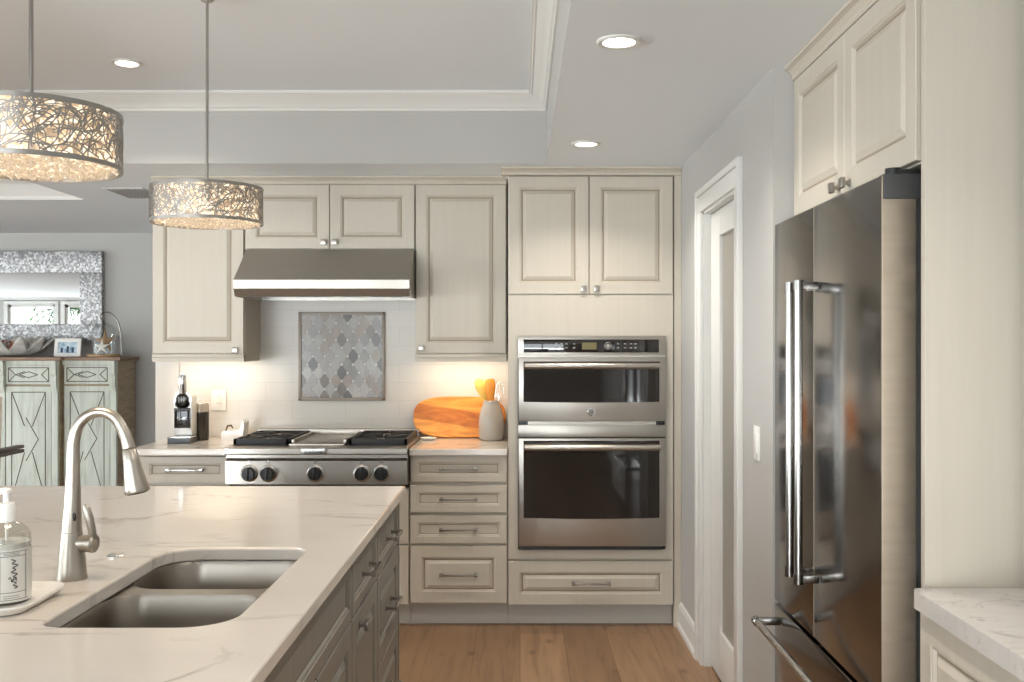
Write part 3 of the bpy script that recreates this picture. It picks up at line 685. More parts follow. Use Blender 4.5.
counter('island_countertop', 'large veined white quartz island top with the sink cut-out', [(IX0, IY0), (IX1, IY0), (IX1, IY1), (IX0, IY1)], hole, QUARTZ, .875, .910, .006)
# sink
def bowl(k, x0, x1, y0, y1, z, depth, rr):
    loops = []
    for (ins, dz, q) in ((0, 0, 1), (.004, -.012, 1), (.010, -depth*.6, .95), (.018, -depth*.88, .9), (.045, -depth, .7)):
        loops.append([(a, b, z+dz) for a, b in rrect(x0+ins, x1-ins, y0+ins, y1-ins, [r*q for r in rr], 6)])
    n = len(loops[0]); vs = [v for l in loops for v in l]; fs = []
    for i in range(len(loops)-1):
        for j in range(n): fs.append([i*n+j, i*n+(j+1) % n, (i+1)*n+(j+1) % n, (i+1)*n+j])
    fs.append([(len(loops)-1)*n+j for j in range(n)]); k.add(vs, fs); return loops[0]
t = thing('sink', 'stainless steel double-bowl sink set under the island top', 'sink', (-.73, 2.25, .68))
k = MB(); zs = .8775
o_ = rrect(SX0-.012, SX1+.012, SY0-.012, SY1+.012, [.10, .07, .10, .08], 6)
b1 = (SX0-.004, SX1+.004, SY0-.004, 2.268); b2 = (SX0-.004, SX1+.004, 2.318, SY1+.004)
l1 = bowl(k, *b1, zs-.003, .20, [.10, .075, .075, .075]); l2 = bowl(k, *b2, zs-.003, .20, [.075, .06, .10, .075])
tri = tessellate_polygon([[Vector((a, b, 0)) for a, b in o_], [Vector((v[0], v[1], 0)) for v in l1], [Vector((v[0], v[1], 0)) for v in l2]])
P = [(a, b, zs-.003) for a, b in o_]+list(l1)+list(l2); k.add(P, [list(q) for q in tri])
k.build('bowls', SINKM, t, smooth=.9)
for cy in (2.08, 2.465): MB().lathe((-.735, cy, .664), [(.045, .001), (.042, .004), (.030, .002), (.001, .001)], 24).build('drain', CHROME, t)

# faucet
fY = 2.27; t = thing('faucet', 'tall satin nickel gooseneck pull-down faucet standing behind the sink', 'faucet', (-1.017, fY, CT1))
fp = lambda px, py: Vector((at(px, py, fY)[0], fY, at(px, py, fY)[1]))
x0 = at(72, 0, fY)[0]
MB().lathe((x0, fY, CT1), [(.0, .0), (.0335, 0), (.0335, .004), (.032, .012), (.029, .05), (.0245, .085), (.0225, .105), (.0222, .1065)], 32).build('base', FAUCET, t)
cl = [(72, 531.5), (72.2, 520), (72.7, 500), (73, 480), (73.2, 460), (73.6, 445), (75.5, 433), (80, 423), (88, 415.5), (98.5, 412), (109, 414), (117, 420), (123, 430), (127, 440), (129.2, 448)]
rp = [9.7, 9, 7.8, 6.9, 6.3, 6.0, 5.8, 5.6, 5.4, 5.3, 5.3, 5.4, 5.7, 6.1, 6.5]
def smooth_path(P, R, sub=4):
    out = []; ro = []
    for i in range(len(P)-1):
        p0, p1, p2, p3 = P[max(i-1, 0)], P[i], P[i+1], P[min(i+2, len(P)-1)]
        for s in range(sub):
            u = s/sub; out.append(.5*((2*p1)+(-p0+p2)*u+(2*p0-5*p1+4*p2-p3)*u*u+(-p0+3*p1-3*p2+p3)*u**3)); ro.append(R[i]*(1-u)+R[i+1]*u)
    return out+[P[-1]], ro+[R[-1]]
pp, rr = smooth_path([fp(a, b) for a, b in cl], [r*fY/1000 for r in rp]); MB().tube(pp, rr, 24).build('gooseneck', FAUCET, t)
A, B = fp(129.3, 449), fp(137.3, 492.5); dv = B-A
hd = MB().tube([A, A+dv*.02, A+dv*.3, A+dv*.6, A+dv*.9, A+dv*.97, B], [.0135, .0152, .0185, .0225, .0275, .0280, .0265], 28).build('spray_head', FAUCET, t)
MB().tube([B-dv*.005, B+dv*.02], [.024, .022], 24).build('spray_nozzle', BLACK, hd)
sn = fp(78.5, 516); MB().lathe((sn.x-.004, fY-.015, sn.z), [(.0, -.003), (.004, -.0025), (.006, .0)], 18, axis='y', sx=.9, sy=1.9).build('sensor', BLACK, t)
v0 = Vector((x0+.015, fY, fp(0, 543).z)); k = MB().cyl(v0, v0+Vector((.030, -.004, 0)), .0185, .0195, 24); k.tube([v0+Vector((.030, -.004, 0)), v0+Vector((.038, -.006, 0)), v0+Vector((.040, -.006, 0))], [.021, .021, .018], 24)
vb = k.build('valve', FAUCET, t)
l0 = v0+Vector((.036, -.006, .012)); pts = [l0, l0+Vector((-.001, -.004, .018)), l0+Vector((-.006, -.006, .045)), l0+Vector((-.012, -.008, .070)), l0+Vector((-.0145, -.009, .078))]
MB().tube(pts, [.0085, .0088, .0095, .0082, .004], 16).build('lever', FAUCET, vb)
bx_, by_ = -1.012, 2.506
t = thing('air_switch', 'small round nickel push button set in the island top near the faucet', 'button', (bx_, by_, CT1))
MB().lathe((bx_, by_, CT1), [(.0, .0), (.023, 0), (.023, .003), (.020, .005), (.015, .005), (.015, .003), (.0, .003)], 28).build('ring', CHROME, t)
MB().lathe((bx_, by_, CT1+.003), [(.013, 0), (.013, .004), (.011, .005), (.0, .005)], 24).build('button', FAUCET, t)

# soap on its tray
t = thing('tray', 'shallow white dish holding the soap bottle by the faucet', 'tray', (-1.085, 2.05, CT1))
L0 = rrect(-1.205, -.975, 1.935, 2.165, .05, 8); k = MB()
def loft(k, loops):
    n = len(loops[0]); vs = [v for l in loops for v in l]; fs = [[i*n+j, i*n+(j+1) % n, (i+1)*n+(j+1) % n, (i+1)*n+j] for i in range(len(loops)-1) for j in range(n)]
    fs.append(list(range(n))[::-1]); fs.append([(len(loops)-1)*n+j for j in range(n)]); k.add(vs, fs)
def ins(d, z): return [(a, b, z) for a, b in rrect(-1.205+d, -.968-d, 1.935+d, 2.165-d, max(.012, .05-d), 8)]
loft(k, [ins(.02, CT1), ins(.012, CT1+.004), ins(0, CT1+.016), ins(.001, CT1+.020), ins(.005, CT1+.019), ins(.018, CT1+.008), ins(.03, CT1+.007)])
bpy.data.objects.remove(t); t = tag(k.build('tray', CERAM, loc=(-1.085, 2.05, CT1), smooth=.8), 'shallow white dish holding the soap bottle by the faucet', 'tray')
bc = Vector((-1.050, 2.045, CT1+.0075))
t = thing('soap_bottle', 'clear pump soap bottle with white label on a white dish', 'soap bottle', bc)
zt_ = lambda py: at(0, py, 2.045)[1]-bc.z
MB().lathe(bc, [(.0, 0), (.040, 0), (.0455, .006), (.0465, .02), (.0465, zt_(541)), (.0455, zt_(534)), (.040, zt_(528.5)), (.028, zt_(524)), (.018, zt_(521)), (.017, zt_(517)), (.0, zt_(517))], 36).build('bottle', BOTTLEG, t)
liq = mat('soap_liquid', (.70, .70, .67), .2)
MB().lathe(bc, [(.0, .004), (.038, .004), (.044, .01), (.044, zt_(541)), (.0, zt_(541))], 32).build('liquid', liq, t)
lab = MB().lathe(bc, [(.0469, zt_(598)), (.0469, zt_(546))], 48, close=False); lab.f = lab.f[:48]; lab.m = lab.m[:48]
lb = lab.build('label', mat('paper_label', (.66, .65, .61), .5), t)
INK = mat('label_ink', (.06, .06, .06), .6); k = MB(); R = .0473
def on(a, z): return (bc.x+R*math.sin(a), bc.y-R*math.cos(a), bc.z+z)
def rib(path, wd=.0005): k.tube([on(a, z) for a, z in path], wd, 4)
za, zb_ = zt_(597), zt_(547)
for z in (za+.003, zb_-.003): rib([(-.9+i*.1, z) for i in range(24)])
for a in (.22, 1.30): rib([(a, za+.003), (a, zb_-.003)])
for z in (za+.018, zb_-.012): rib([(.22+i*.09, z) for i in range(13)])
k2 = random.Random(5)
for z in (zb_-.006, zb_-.009, za+.007, za+.011): rib([(.35+i*.08, z) for i in range(9)], .0004)
# handwritten scrawl reading upward
rib([(.78+.10*math.sin(i*1.15)+.05*math.sin(i*.5), za+.026+i*.0016) for i in range(38)], .0011)
rib([(.55+i*.03, za+.045+.004*math.sin(i)) for i in range(12)], .0009)
k.build('label_print', INK, lb)
pm = MB().lathe(bc, [(.0, zt_(521)), (.0195, zt_(521)), (.0195, zt_(507)), (.016, zt_(503)), (.0065, zt_(502)), (.0065, zt_(494)), (.010, zt_(493)), (.010, zt_(489.5)), (.007, zt_(488)), (.0, zt_(488))], 24)
pm.tube([bc+Vector((0, 0, zt_(491))), bc+Vector((-.02, -.012, zt_(491))), bc+Vector((-.034, -.02, zt_(493)))], [.008, .006, .0045], 12)
pm.build('pump', WHITEP, t)
MB().cyl(bc+Vector((0, 0, .02)), bc+Vector((0, 0, zt_(519))), .003, n=8).build('dip_tube', WHITEP, t)

# ------------------------------------------------------------------ pendants
def make_pendant():
    R_, H = .186, .125; c0 = Vector((0, 0, 0)); t = thing('pendant_light', 'x', 'pendant light', (0, 0, 0), 'drum pendants over the island')
    MET = mat('shade_metal', (.38, .36, .335), .30, 1.0)
    k = MB()
    for z in (0, H-.010): k.lathe(c0, [(R_+.001, z), (R_+.001, z+.010), (R_-.002, z+.010), (R_-.002, z)], 72, close=True)
    k.build('rim', MET, t)
    r = random.Random(11); k = MB()
    def surf(a, z, q=0): return (math.cos(a)*(R_+q), math.sin(a)*(R_+q), z)
    for i in range(760):
        a = r.uniform(0, 2*PI); z = r.uniform(.004, H-.004); th = r.uniform(0, PI); cur = r.uniform(-34, 34); n = 12; st = r.uniform(.004, .009); P = []
        for s in range(n):
            if not (.003 < z < H-.003): break
            P.append((a, z)); a += st*math.cos(th)/R_; z += st*math.sin(th); th += cur*st
        if len(P) < 3: continue
        wd = r.uniform(.0008, .0015); vs = []
        for j, (aa, zz) in enumerate(P):
            a2, z2 = P[min(j+1, len(P)-1)]; a1, z1 = P[max(j-1, 0)]; tx, tz = (a2-a1)*R_, z2-z1; l = math.hypot(tx, tz) or 1; nx_, nz_ = -tz/l*wd, tx/l*wd
            for (sg, q) in ((1, 0), (-1, 0), (-1, -.0012), (1, -.0012)): vs.append(surf(aa+sg*nx_/R_, min(max(zz+sg*nz_, .001), H-.001), q+.0006*(i % 3)*.3))
        fs = []
        for j in range(len(P)-1):
            for m_ in range(4): fs.append([4*j+m_, 4*j+(m_+1) % 4, 4*j+4+(m_+1) % 4, 4*j+4+m_])
        k.add(vs, fs)
    k.build('lattice_shade', MET, t, smooth=0)
    dif = mat('crystal_lining', (.55, .48, .40), .25)
    b = dif.node_tree.nodes['Principled BSDF']; v = N(dif, 'ShaderNodeTexVoronoi'); v.inputs['Scale'].default_value = 110; L(dif, coords(dif), v.inputs['Vector'])
    cr = ramp(dif, v.outputs['Color'], [(.25, (.28, .17, .09)), (.5, (.75, .52, .30)), (.8, (1.0, .88, .70))]); L(dif, cr, b.inputs['Emission Color']); b.inputs['Emission Strength'].default_value = .95
    bump(dif, v.outputs['Distance'], .6, .004)
    MB().lathe(c0, [(R_-.016, .008), (R_-.016, H-.006)], 64).build('diffuser', dif, t)
    k = MB(); q = random.Random(4)
    for i in range(520):
        a = q.uniform(0, 2*PI); rr_ = math.sqrt(q.random())*(R_-.012); z = q.uniform(.001, .008); s = q.uniform(.004, .008); x, y = rr_*math.cos(a), rr_*math.sin(a); an = q.uniform(0, PI)
        vs = [(x+s*math.cos(an+u*PI/2), y+s*math.sin(an+u*PI/2), z+q.uniform(-.002, .002)) for u in range(4)]+[(x, y, z-s*.9), (x, y, z+s*.9)]
        k.add(vs, [(0, 1, 4), (1, 2, 4), (2, 3, 4), (3, 0, 4), (1, 0, 5), (2, 1, 5), (3, 2, 5), (0, 3, 5)])
    CR = mat('crystal', (.75, .66, .55), .05, 0, Transmission_Weight=.55, Emission_Color=(1, .80, .56, 1), Emission_Strength=.12)
    cb = k.build('crystals', CR, t, smooth=0); cb['kind'] = 'stuff'
    return t, MET
pend, PMET = make_pendant()
def rods(t, z0, ztop):
    MB().cyl((0, 0, .12), (0, 0, ztop-z0-.01), .0048, n=16).build('rod', PMET, t)
    MB().lathe((0, 0, 0), [(.0, ztop-z0-.065), (.02, ztop-z0-.065), (.025, ztop-z0-.055), (.05, ztop-z0-.045), (.055, ztop-z0-.001), (.0, ztop-z0-.001)], 32).build('canopy', PMET, t)
    k = MB()
    for i in range(3):
        a = i*2*PI/3+.4; k.cyl((0, 0, .121), (math.cos(a)*.182, math.sin(a)*.182, .121), .003, n=8)
    k.build('spider', PMET, t)
p2 = copy_tree(pend, (0, 0, 0))
WORLD[p2.name] = Vector((0, 0, 0))
rods(pend, 1.823, T); rods(p2, 1.852, T)
pend.location = (-1.061, 2.17, 1.823); pend['label'] = 'openwork metal drum pendant hanging nearer the sink and faucet'
p2.location = (-1.070, 3.42, 1.852); p2['label'] = 'openwork metal drum pendant hanging in front of the range hood cabinets'
for (x, y, z) in ((-1.061, 2.17, 1.80), (-1.070, 3.42, 1.83)):
    area('pendant_lamp', (x, y, z-.004), (0, 0, 0), .30, .30, 2.2, WARM, shape='DISK')
    area('pendant_uplamp', (x, y, z+.14), (PI, 0, 0), .30, .30, 2.5, WARM, shape='DISK')

# ------------------------------------------------------------------ recessed lights and vent
def downlight(x, y, z, label, r=.066):
    t = thing('recessed_light', label, 'ceiling light', (x, y, z), 'recessed ceiling lights')
    MB().lathe((x, y, z), [(r, .001), (r, -.004), (r*.92, -.008), (r*.74, -.006), (r*.72, .001)], 36, close=True).build('trim_ring', TRIM, t)
    MB().lathe((x, y, z-.003), [(.0, 0), (r*.73, 0), (r*.73, .002), (.0, .002)], 32).build('lens', LENS, t)
    area('downlight_lamp', (x, y, z-.010), (0, 0, 0), r*1.3, r*1.3, 6.0, (1, .92, .83), 130, 'DISK')
LENS = mat('lit_lens', (.9, .88, .82), .4, 0, Emission_Color=(1, .90, .76, 1), Emission_Strength=6)
downlight(.292, 2.954, CZ, 'lit round recessed light in the soffit nearer the refrigerator')
downlight(.295, 4.47, CZ, 'lit round recessed light in the soffit nearest the oven cabinet')
downlight(-1.73, 4.40, T, 'lit round recessed light inside the raised tray ceiling')
for (x, y) in ((.29, 1.4), (-3.6, 4.2), (-5.5, 4.2), (-3.6, 1.0)): area('downlight_lamp', (x, y, CZ-.01), (0, 0, 0), .09, .09, 6.0, (1, .92, .83), 130, 'DISK')
t = thing('ceiling_vent', 'slotted white air vent in the soffit behind the second pendant', 'air vent', (-2.28, 5.93, CZ))
MB().prism([(-2.40, 5.74), (-2.17, 5.74), (-2.17, 6.14), (-2.40, 6.14)], 'z', CZ-.004, CZ-.0003).build('frame', TRIM, t, smooth=0)
k = MB()
for i in range(10): x = -2.385+i*.0222; k.box(x, x+.010, 5.76, 6.12, CZ-.008, CZ-.004)
k.build('slats', mat('vent_grey', (.42, .42, .41), .6), t, smooth=0)

# ------------------------------------------------------------------ things on the back counter
zc = CT1+.0006
# coffee machine
Yc = 5.36; cx = at(180, 0, 5.32)[0]; Zc = lambda py: at(0, py, Yc)[1]
t = thing('coffee_machine', 'slim silver and black capsule coffee machine on the counter', 'coffee machine', (cx, 5.42, zc))
SILV = mat('silver_plastic', (.62, .61, .59), .3, .4)
MB().prism([(cx-.060, 5.30), (cx+.060, 5.30), (cx+.054, 5.455), (cx-.054, 5.455)], 'z', zc, zc+.030).build('drip_tray', BLACK, t, smooth=0)
MB().box(cx-.061, cx+.061, 5.297, 5.46, zc+.030, zc+.036, b=.002).build('tray_rim', CHROME, t)
MB().box(cx-.050, cx+.050, 5.36, 5.45, zc+.036, Zc(400), b=.010).lathe((cx, 5.36, Zc(400)), [(.048, .0), (.048, .09)], 32, axis='y').build('body', SILV, t)
MB().box(cx-.043, cx+.043, 5.352, 5.362, Zc(428), Zc(408), b=.002).build('front_panel', BLACKG, t)
b_ = MB().lathe((cx, 5.352, Zc(399.5)), [(.033, .008), (.033, -.004), (.030, -.006), (.0, -.006)], 28, axis='y').build('medallion', BLACKG, t)
text('ESPRESSO', 'lettering', MARK, b_, MF(cx, Zc(399.5), 5.3458), .010) if False else None
k = MB()
for a in range(3): k.box(cx-.018+a*.014, cx-.012+a*.014, 5.3445, 5.3462, Zc(402.5), Zc(396.5))
k.build('medallion_lettering', MARK, b_, smooth=0)
MB().tube([(cx, 5.37, Zc(395)), (cx, 5.362, Zc(385)), (cx, 5.358, Zc(378)), (cx, 5.362, Zc(375)), (cx, 5.366, Zc(373.6))], [.022, .022, .022, .019, .008], 20).build('lever', CHROME, t)
# canister
Yk = 5.52; kx = at(200.5, 0, Yk)[0]; Zk = lambda py: at(0, py, Yk)[1]-zc
t = thing('canister', 'dark ribbed canister with clear lid beside the coffee machine', 'canister', (kx, Yk, zc))
MB().lathe((kx, Yk, zc), [(.0, 0), (.044, 0), (.046, .004), (.046, Zk(412)), (.0, Zk(412))], 32).build('jar', mat('dark_jar', (.035, .028, .022), .2), t)
MB().lathe((kx, Yk, zc), [(.0, Zk(411.8)), (.047, Zk(411.8)), (.047, Zk(410.5)), (.045, Zk(410)), (.045, Zk(404.5)), (.040, Zk(403)), (.0, Zk(403))], 32).build('lid', mat('taupe_lid', (.42, .36, .30), .2, .3), t)
# white ceramic dish
Yd = 5.56; dx = at(235, 0, Yd)[0]
t = thing('sponge_dish', 'small white ceramic dish with a raised back beside the rangetop', 'dish', (dx, Yd, zc))
k = MB(); k.prism([(dx-.062, zc), (dx+.055, zc), (dx+.058, zc+.03), (dx+.065, zc+.095), (dx+.055, zc+.11), (dx+.038, zc+.06), (dx+.02, zc+.052), (dx-.055, zc+.048), (dx-.065, zc+.03)], 'y', Yd-.05, Yd+.045); k.build('dish', CERAM, t, smooth=.5)
MB().tube([(dx-.045, Yd-.02, zc+.05), (dx-.035, Yd-.02, zc+.075), (dx-.015, Yd-.02, zc+.078), (dx-.005, Yd-.02, zc+.062)], [.004, .006, .006, .004], 10).build('spoon_handle', mat('bronze', (.12, .08, .05), .4, .6), t)
# spoon rest
Ys = 5.52; sx0 = at(428.5, 0, Ys)[0]
tag(MB().lathe((sx0, Ys, zc), [(.0, 0), (.03, 0), (.044, .006), (.046, .013), (.043, .014), (.03, .008), (.0, .007)], 28, sy=.8).build('spoon_rest', CERAM, loc=(sx0, Ys, zc)), 'small round white spoon rest next to the cutting board', 'spoon rest')
# cutting board leaning on the tiles
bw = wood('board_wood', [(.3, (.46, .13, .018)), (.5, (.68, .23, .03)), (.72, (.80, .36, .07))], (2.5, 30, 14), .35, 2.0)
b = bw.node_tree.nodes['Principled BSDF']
src = b.inputs['Base Color'].links[0].from_socket
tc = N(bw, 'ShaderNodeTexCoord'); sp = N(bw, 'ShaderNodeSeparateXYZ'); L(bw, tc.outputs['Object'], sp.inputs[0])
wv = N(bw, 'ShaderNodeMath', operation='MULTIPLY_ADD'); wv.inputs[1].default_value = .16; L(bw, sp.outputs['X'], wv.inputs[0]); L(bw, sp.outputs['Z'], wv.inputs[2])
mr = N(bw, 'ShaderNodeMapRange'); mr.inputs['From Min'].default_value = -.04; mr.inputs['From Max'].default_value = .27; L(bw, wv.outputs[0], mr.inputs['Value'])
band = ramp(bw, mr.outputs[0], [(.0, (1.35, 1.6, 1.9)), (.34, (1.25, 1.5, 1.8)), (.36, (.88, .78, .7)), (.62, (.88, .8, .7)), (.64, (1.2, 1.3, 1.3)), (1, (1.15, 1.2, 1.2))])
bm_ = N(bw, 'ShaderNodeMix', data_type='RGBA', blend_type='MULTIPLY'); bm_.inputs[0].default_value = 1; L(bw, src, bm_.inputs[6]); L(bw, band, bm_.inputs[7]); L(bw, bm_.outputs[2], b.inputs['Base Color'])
W_, H_ = .520, .232; bx0 = at(413, 0, 5.62)[0]
pts = []
for i in range(48):
    a = 2*PI*i/48; ca, sa = math.cos(a), math.sin(a); pts.append((W_/2*math.copysign(abs(ca)**.62, ca), H_/2+H_/2*math.copysign(abs(sa)**.72, sa)))
k = MB().prism(pts, 'y', -.010, .010); rot = Matrix.Rotation(math.radians(-9), 4, 'X')
k.v = [tuple(rot @ Vector(v)+Vector((bx0+W_/2, 5.625, zc+.002))) for v in k.v]
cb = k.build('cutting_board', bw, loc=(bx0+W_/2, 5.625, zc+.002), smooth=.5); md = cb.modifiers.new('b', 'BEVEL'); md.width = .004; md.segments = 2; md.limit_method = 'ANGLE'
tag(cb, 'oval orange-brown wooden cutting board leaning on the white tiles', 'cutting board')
# crock with utensils
Yq = 5.52; qx = at(491.3, 0, Yq)[0]; Zq = lambda py: at(0, py, Yq)[1]-zc
cr = mat('taupe_stoneware', (.42, .39, .35), .16)
tag(MB().lathe((qx, Yq, zc), [(.0, 0), (.060, 0), (.067, .006), (.069, .02), (.070, .10), (.068, Zq(418)), (.060, Zq(410)), (.048, Zq(405)), (.044, Zq(402.5)), (.046, Zq(401)), (.043, Zq(400.5)), (.040, Zq(403)), (.05, Zq(412)), (.055, .03), (.0, .02)], 36).build('utensil_crock', cr, loc=(qx, Yq, zc)), 'glazed taupe stoneware crock of kitchen utensils beside the oven cabinet', 'crock')
OR_ = mat('orange_wood', (.80, .30, .03), .4); YE_ = mat('pale_wood', (.86, .55, .12), .4)
def utensil(name, label, path, r, m, grp='utensils in the crock', flat=None):
    k = MB().tube(path, r, 12)
    if flat: 
        c0 = Vector(path[0]); k.v = [(v[0], c0.y+(v[1]-c0.y)*flat if True else 0, v[2]) for v in k.v]
    return tag(k.build(name, m, loc=path[0]), label, 'utensil', grp)
P_ = lambda px, py, dy=0: (at(px, py, Yq)[0], Yq+dy, at(px, py, Yq)[1])
utensil('wooden_spatula', 'orange wooden spatula standing in the stoneware crock', [P_(490, 425), P_(490.5, 402), P_(490.8, 397), P_(490.5, 388), P_(489.8, 381), P_(489.6, 379)], [.007, .012, .022, .029, .027, .021], OR_, flat=.35)
utensil('wooden_spoon', 'pale yellow wooden spoon standing in the stoneware crock', [P_(489, 425, .022), P_(486, 401, .022), P_(484, 395, .022), P_(480.5, 387, .022), P_(478.5, 381, .022), P_(478, 378.5, .022)], [.007, .010, .022, .031, .026, .010], YE_, flat=.4)
k = MB()
for a in range(5):
    an = a*PI/5; w_ = .024; P = []
    for i in range(17): u = i/16*2*PI*.5; s = math.sin(u); P.append(Vector((at(499.5, 0, Yq)[0]+w_*math.cos(u)*math.cos(an), Yq+.006+w_*math.cos(u)*math.sin(an), zc+Zq(397)+.085*s)))
    k.tube(P, .0009, 5, caps=False)
k.tube([(qx+.02, Yq+.003, zc+.06), (at(499.5, 0, Yq)[0], Yq+.006, zc+Zq(397))], .004, 8)
tag(k.build('whisk', CHROME, loc=(qx+.02, Yq, zc+.06)), 'thin wire whisk standing in the stoneware crock', 'whisk', 'utensils in the crock')

# ------------------------------------------------------------------ living side: sideboard
SB = wood('weathered_green_paint', [(.25, (.47, .48, .41)), (.5, (.60, .63, .56)), (.75, (.68, .70, .63))], (30, 30, 3), .6, .5)
SBW = wood('sideboard_oak', [(.3, (.30, .23, .15)), (.7, (.46, .37, .25))], (4, 4, 30), .55, 1)
SBT = wood('sideboard_top_wood', [(.3, (.17, .10, .06)), (.7, (.30, .19, .12))], (5, 30, 30), .45, 1)
LINE = mat('carved_line', (.10, .085, .06), .7)
ys0, ys1 = 7.72, 8.085; S = 7.72
zx = lambda px, py, Y=S: at(px, py, Y)
xr = zx(117, 0)[0]; xm = zx(62, 0)[0]; zt0 = zx(0, 360.5)[1]; ztop = zx(0, 357)[1]
secs = [(xm, xr, S), (xm-.86, xm, S-.06), (xm-.86-(xr-xm), xm-.86, S)]
t = thing('sideboard', 'tall pale green weathered sideboard with diamond-carved doors against the far wall', 'sideboard', ((xr+secs[2][0])/2, 7.9, 0))
k = MB()
for (a, b, y) in secs: k.box(a, b, y+.022, ys1, .0, zt0)
k.build('body', SBW, t, smooth=0)
k = MB(); xl = secs[2][0]; k.box(xl-.03, xr+.035, S-.03, ys1, zt0, ztop, b=.004); k.box(xm-.89, xm+.03, S-.09, S-.02, zt0, ztop, b=.004); k.build('top_board', SBT, t)
def lines(k, y, segs, r=.003):
    for seg in segs:
        for i in range(len(seg)-1): k.tube([(seg[i][0], y, seg[i][1]), (seg[i+1][0], y, seg[i+1][1])], r, 6)
def sb_front(name, x0, x1, z0, z1, y, kind):
    p = MB().box(x0, x1, y, y+.022, z0, z1, b=.003).build(name, SB, t); k = MB(); i = .045 if kind == 'door' else .02
    a, b, c_, d_ = x0+i, x1-i, z0+i, z1-i; mx_, mz = (a+b)/2, (c_+d_)/2
    seg = [[(a, c_), (a, d_), (b, d_), (b, c_), (a, c_)]]
    if kind == 'door':
        w2, h2 = .085, .165; zc_ = d_-.36
        seg += [[(a, d_), (mx_-.03, zc_+.10)], [(b, d_), (mx_+.03, zc_+.10)], [(mx_-.02, zc_+h2), (mx_+.075, zc_), (mx_-.02, zc_-h2)], [(mx_+.02, zc_+h2), (mx_-.075, zc_), (mx_+.02, zc_-h2)] if False else [(mx_-.02, zc_+h2), (mx_-.02, zc_+h2)], [(mx_-.03, zc_-.10), (a, zc_-.46), (mx_, zc_-.60)], [(mx_+.03, zc_-.10), (b, zc_-.46)]]
    else:
        seg += [[(a, d_), (mx_-.06, mz+.012), (mx_-.12, mz)] if False else [(a, d_), (mx_-.10, mz), (a, c_)], [(b, d_), (mx_+.10, mz), (b, c_)], [(mx_-.07, mz), (mx_, d_-.03), (mx_+.07, mz), (mx_, c_+.03), (mx_-.07, mz)], [(mx_-.03, d_-.03), (mx_-.10, mz), (mx_-.03, c_+.03)]]
    seg = [[q for q in s] for s in seg if len(set(s)) > 1]
    lines(k, y-.001, seg); k.build('carved_lines', LINE, p, smooth=0)
    if kind == 'door': MB().lathe((mx_+.0, y-.002, d_-.36), [(.012, .002), (.012, -.01), (.006, -.02), (.0, -.02)], 12, axis='y').build('pull', PEWTER, p) if False else None
zdb, zdt = .12, zx(0, 386)[1]; zwb, zwt = zx(0, 384)[1], zx(0, 365)[1]
for (a, b, y) in secs:
    post = .055
    n = 1 if b-a < .6 else 2; right = b > xm+.1; lp = .018 if right else post; wd = (b-a-lp-post*n)/n
    for i in range(n):
        x0 = a+lp+i*(wd+post); sb_front('drawer', x0, x0+wd, zwb, zwt, y, 'drawer'); sb_front('door', x0, x0+wd, zdb, zdt, y, 'door')
    for i in range(1 if right else 0, n+1):
        x0 = a+i*(wd+post)+(lp-post if right else 0)
        k = MB().box(x0+.004, x0+post-.004, y-.004, y+.022, .0, zt0, b=.003)
        k.prism([(y, zt0-.004), (y-.036, zt0-.004), (y-.036, zt0-.10), (y-.022, zt0-.125), (y-.03, zt0-.15), (y-.026, zt0-.20), (y-.010, zt0-.235), (y-.004, zt0-.25), (y, zt0-.25)], 'x', x0+.006, x0+post-.006)
        k.build('corbel_post', SB, t, smooth=.4)
    MB().box(a, b, y+.002, y+.022, zwt+.002, zt0-.001).build('rail', SB, t, smooth=0)
    MB().box(a, b, y+.002, y+.022, .02, zdb-.002).build('plinth', SB, t, smooth=0)

# mirror
mY = 8.07; m0 = zx(103, 251.5, mY); m1 = zx(81, 273, mY); m2 = (zx(0, 324, mY)[1], zx(0, 341, mY)[1]); mxl = m0[0]-1.75
t = thing('wall_mirror', 'wide mirror in a silver mosaic frame above the sideboard', 'mirror', ((m0[0]+mxl)/2, 8.09, m2[1]))
SIL = mat('silver_mosaic', (.52, .52, .52), .42, .45); v = N(SIL, 'ShaderNodeTexVoronoi'); v.inputs['Scale'].default_value = 70; L(SIL, coords(SIL), v.inputs['Vector'])
L(SIL, ramp(SIL, v.outputs['Color'], [(.2, (.20, .20, .20)), (.5, (.33, .33, .33)), (.8, (.60, .60, .61))]), SIL.node_tree.nodes['Principled BSDF'].inputs['Base Color']); bump(SIL, v.outputs['Distance'], .5, .004)
xl2 = mxl+(m0[0]-m1[0]); k = MB(); yf0, yf1 = 8.045, 8.095
k.box(mxl, m0[0], yf0, yf1, m1[1], m0[1], b=.006); k.box(mxl, m0[0], yf0, yf1, m2[1], m2[0], b=.006); k.box(m1[0], m0[0], yf0, yf1, m2[0], m1[1], b=.006); k.box(mxl, xl2, yf0, yf1, m2[0], m1[1], b=.006)
k.build('frame', SIL, t)
MB().box(xl2-.005, m1[0]+.005, 8.06, 8.07, m2[0]-.005, m1[1]+.005).build('mirror_glass', mat('mirror_silver', (.42, .425, .425), .01, 1.0), t, smooth=0)

# things on the sideboard
zs0 = ztop+.0006
